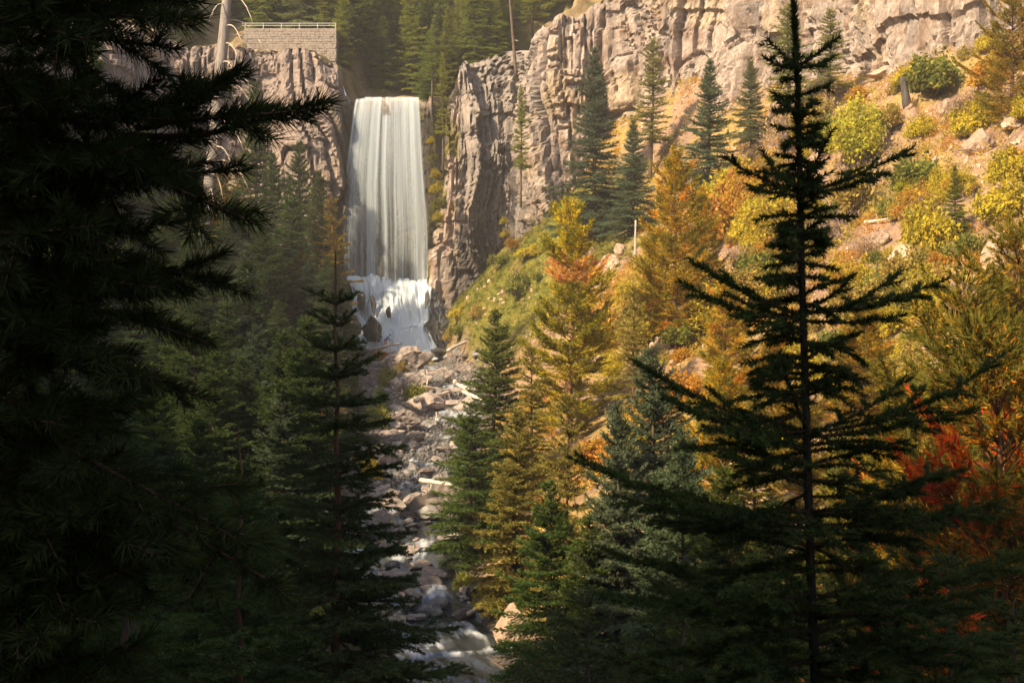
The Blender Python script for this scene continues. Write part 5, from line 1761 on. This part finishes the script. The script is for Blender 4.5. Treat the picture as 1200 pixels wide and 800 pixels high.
brush("dry_brush", "low golden and mauve brush covering the sunny slope", pick_slope, 6000, .70, [(0.30, 0.21, 0.15), (0.40, 0.29, 0.06), (0.46, 0.33, 0.04), (0.30, 0.26, 0.04), (0.44, 0.21, 0.03)], .13, 36, 1301)
brush("moss_grass", "green and mustard grass covering the mossy slope by the falls", pick_moss, 2600, .40, [(0.10, 0.12, 0.02), (0.15, 0.15, 0.02), (0.24, 0.19, 0.02), (0.09, 0.10, 0.02)], .10, 30, 1302)
brush("undergrowth", "dim undergrowth under the shaded left wood", pick_left, 1600, .55, [(0.05, 0.07, 0.02), (0.07, 0.09, 0.025), (0.10, 0.08, 0.02)], .08, 34, 1303)

# ------------------------------------------------------------------ the visitor on the rocks
PDp = 157.6
fp = at(451.5, 408, PDp)
gz = float(ground_h(fp[0], fp[1]))
person = link("person", None, None, (fp[0], fp[1], fp[2]))
tag(person, "person in a blue hooded jacket bending forward on the rocks below the cascade", "person")


def skin_mesh(name, verts, edges, radii, mat, parent, root=0, sub=2):
    me = bpy.data.meshes.new(name)
    me.from_pydata(verts, edges, [])
    o = link(name, me, parent)
    o.modifiers.new("skin", 'SKIN')
    for i, r in enumerate(radii):
        me.skin_vertices[0].data[i].radius = (r, r)
        me.skin_vertices[0].data[i].use_root = (i == root)
    o.modifiers.new("smooth", 'SUBSURF').levels = sub
    o.modifiers["smooth"].render_levels = sub
    me.materials.append(mat)
    return o


def plain(name, c, rough=0.8):
    t = NT(name)
    n = t.noise(t.mapping(), 14.0, 3.0)
    return t.done(t.principled(t.mix(1.0, c, t.ramp(n, [(0.3, 0.8), (0.7, 1.1)]), 'MULTIPLY'), rough, 0.2))


skin, blue, pale, pink, darkc = plain("skin", (0.45, 0.27, 0.19)), plain("blue_jacket", (0.10, 0.22, 0.42)), plain("pale_trousers", (0.42, 0.33, 0.28)), plain("red_bag", (0.42, 0.08, 0.12)), plain("dark_hair", (0.03, 0.02, 0.018))
# facing +x, leaning forward, one knee bent
J = {"pel": (0, 0, .84), "chest": (.28, 0, 1.18), "neck": (.42, 0, 1.36), "head": (.52, 0, 1.47), "crown": (.57, 0, 1.57),
     "hipl": (.0, .10, .82), "kneel": (.14, .12, .46), "ankl": (.0, .12, .08), "toel": (.17, .13, .04), "hipr": (0, -.10, .82), "kneer": (-.06, -.12, .45), "ankr": (-.22, -.12, .07), "toer": (-.05, -.13, .04),
     "shl": (.33, .19, 1.22), "elbl": (.42, .24, .95), "wrl": (.60, .20, .78), "hal": (.67, .18, .72), "shr": (.33, -.19, 1.22), "elbr": (.44, -.24, .96), "wrr": (.62, -.18, .82), "har": (.69, -.16, .76)}
RJ = {"pel": .15, "chest": .17, "neck": .065, "head": .105, "crown": .08, "hipl": .10, "kneel": .065, "ankl": .045, "toel": .035, "hipr": .10, "kneer": .065, "ankr": .045, "toer": .035, "shl": .075, "elbl": .052, "wrl": .034, "hal": .03,
      "shr": .075, "elbr": .052, "wrr": .034, "har": .03}
names = list(J)
ED = [("pel", "chest"), ("chest", "neck"), ("neck", "head"), ("head", "crown"), ("pel", "hipl"), ("hipl", "kneel"), ("kneel", "ankl"), ("ankl", "toel"), ("pel", "hipr"), ("hipr", "kneer"), ("kneer", "ankr"), ("ankr", "toer"), ("chest", "shl"), ("shl", "elbl"), ("elbl", "wrl"), ("wrl", "hal"),
      ("chest", "shr"), ("shr", "elbr"), ("elbr", "wrr"), ("wrr", "har")]
skin_mesh("body", [J[n] for n in names], [(names.index(a), names.index(b)) for a, b in ED], [RJ[n] for n in names], skin, person)


def dress(nm, keys, edges, grow, mat):
    skin_mesh(nm, [J[n] for n in keys], [(keys.index(a), keys.index(b)) for a, b in edges], [RJ[n] + grow for n in keys], mat, person)


dress("jacket", ["pel", "chest", "neck", "shl", "elbl", "wrl", "shr", "elbr", "wrr"], [("pel", "chest"), ("chest", "neck"), ("chest", "shl"), ("shl", "elbl"), ("elbl", "wrl"), ("chest", "shr"), ("shr", "elbr"), ("elbr", "wrr")], .03, blue)
dress("trousers", ["pel", "hipl", "kneel", "ankl", "hipr", "kneer", "ankr"], [("pel", "hipl"), ("hipl", "kneel"), ("kneel", "ankl"), ("pel", "hipr"), ("hipr", "kneer"), ("kneer", "ankr")], .022, pale)
skin_mesh("hood", [(.47, 0, 1.46), (.53, 0, 1.56), (.56, 0, 1.62)], [(0, 1), (1, 2)], [.12, .125, .09], blue, person)
skin_mesh("waist_bag", [(-.10, -.16, .98), (.06, -.22, .95), (.2, -.18, 1.0)], [(0, 1), (1, 2)], [.06, .09, .06], pink, person)
me = bpy.data.meshes.new("hair")
skin_mesh("hair", [(.60, .0, 1.56), (.66, 0, 1.50)], [(0, 1)], [.07, .05], darkc, person)

# ------------------------------------------------------------------ hazy air
t = NT("hazy_air")
pv = t.n("ShaderNodeVolumePrincipled")
pv.inputs["Color"].default_value = (0.97, 0.96, 0.95, 1)
pv.inputs["Density"].default_value = HAZE
pv.inputs["Anisotropy"].default_value = 0.0
t.l(pv.outputs[0], t.out.inputs["Volume"])
v, f = boxv(-135, 190, -90, 345, -40, 168)
haze = link("haze", np_mesh("haze", v, f, t.m))
tag(haze, "thin warm haze filling the valley air", None, kind="stuff")
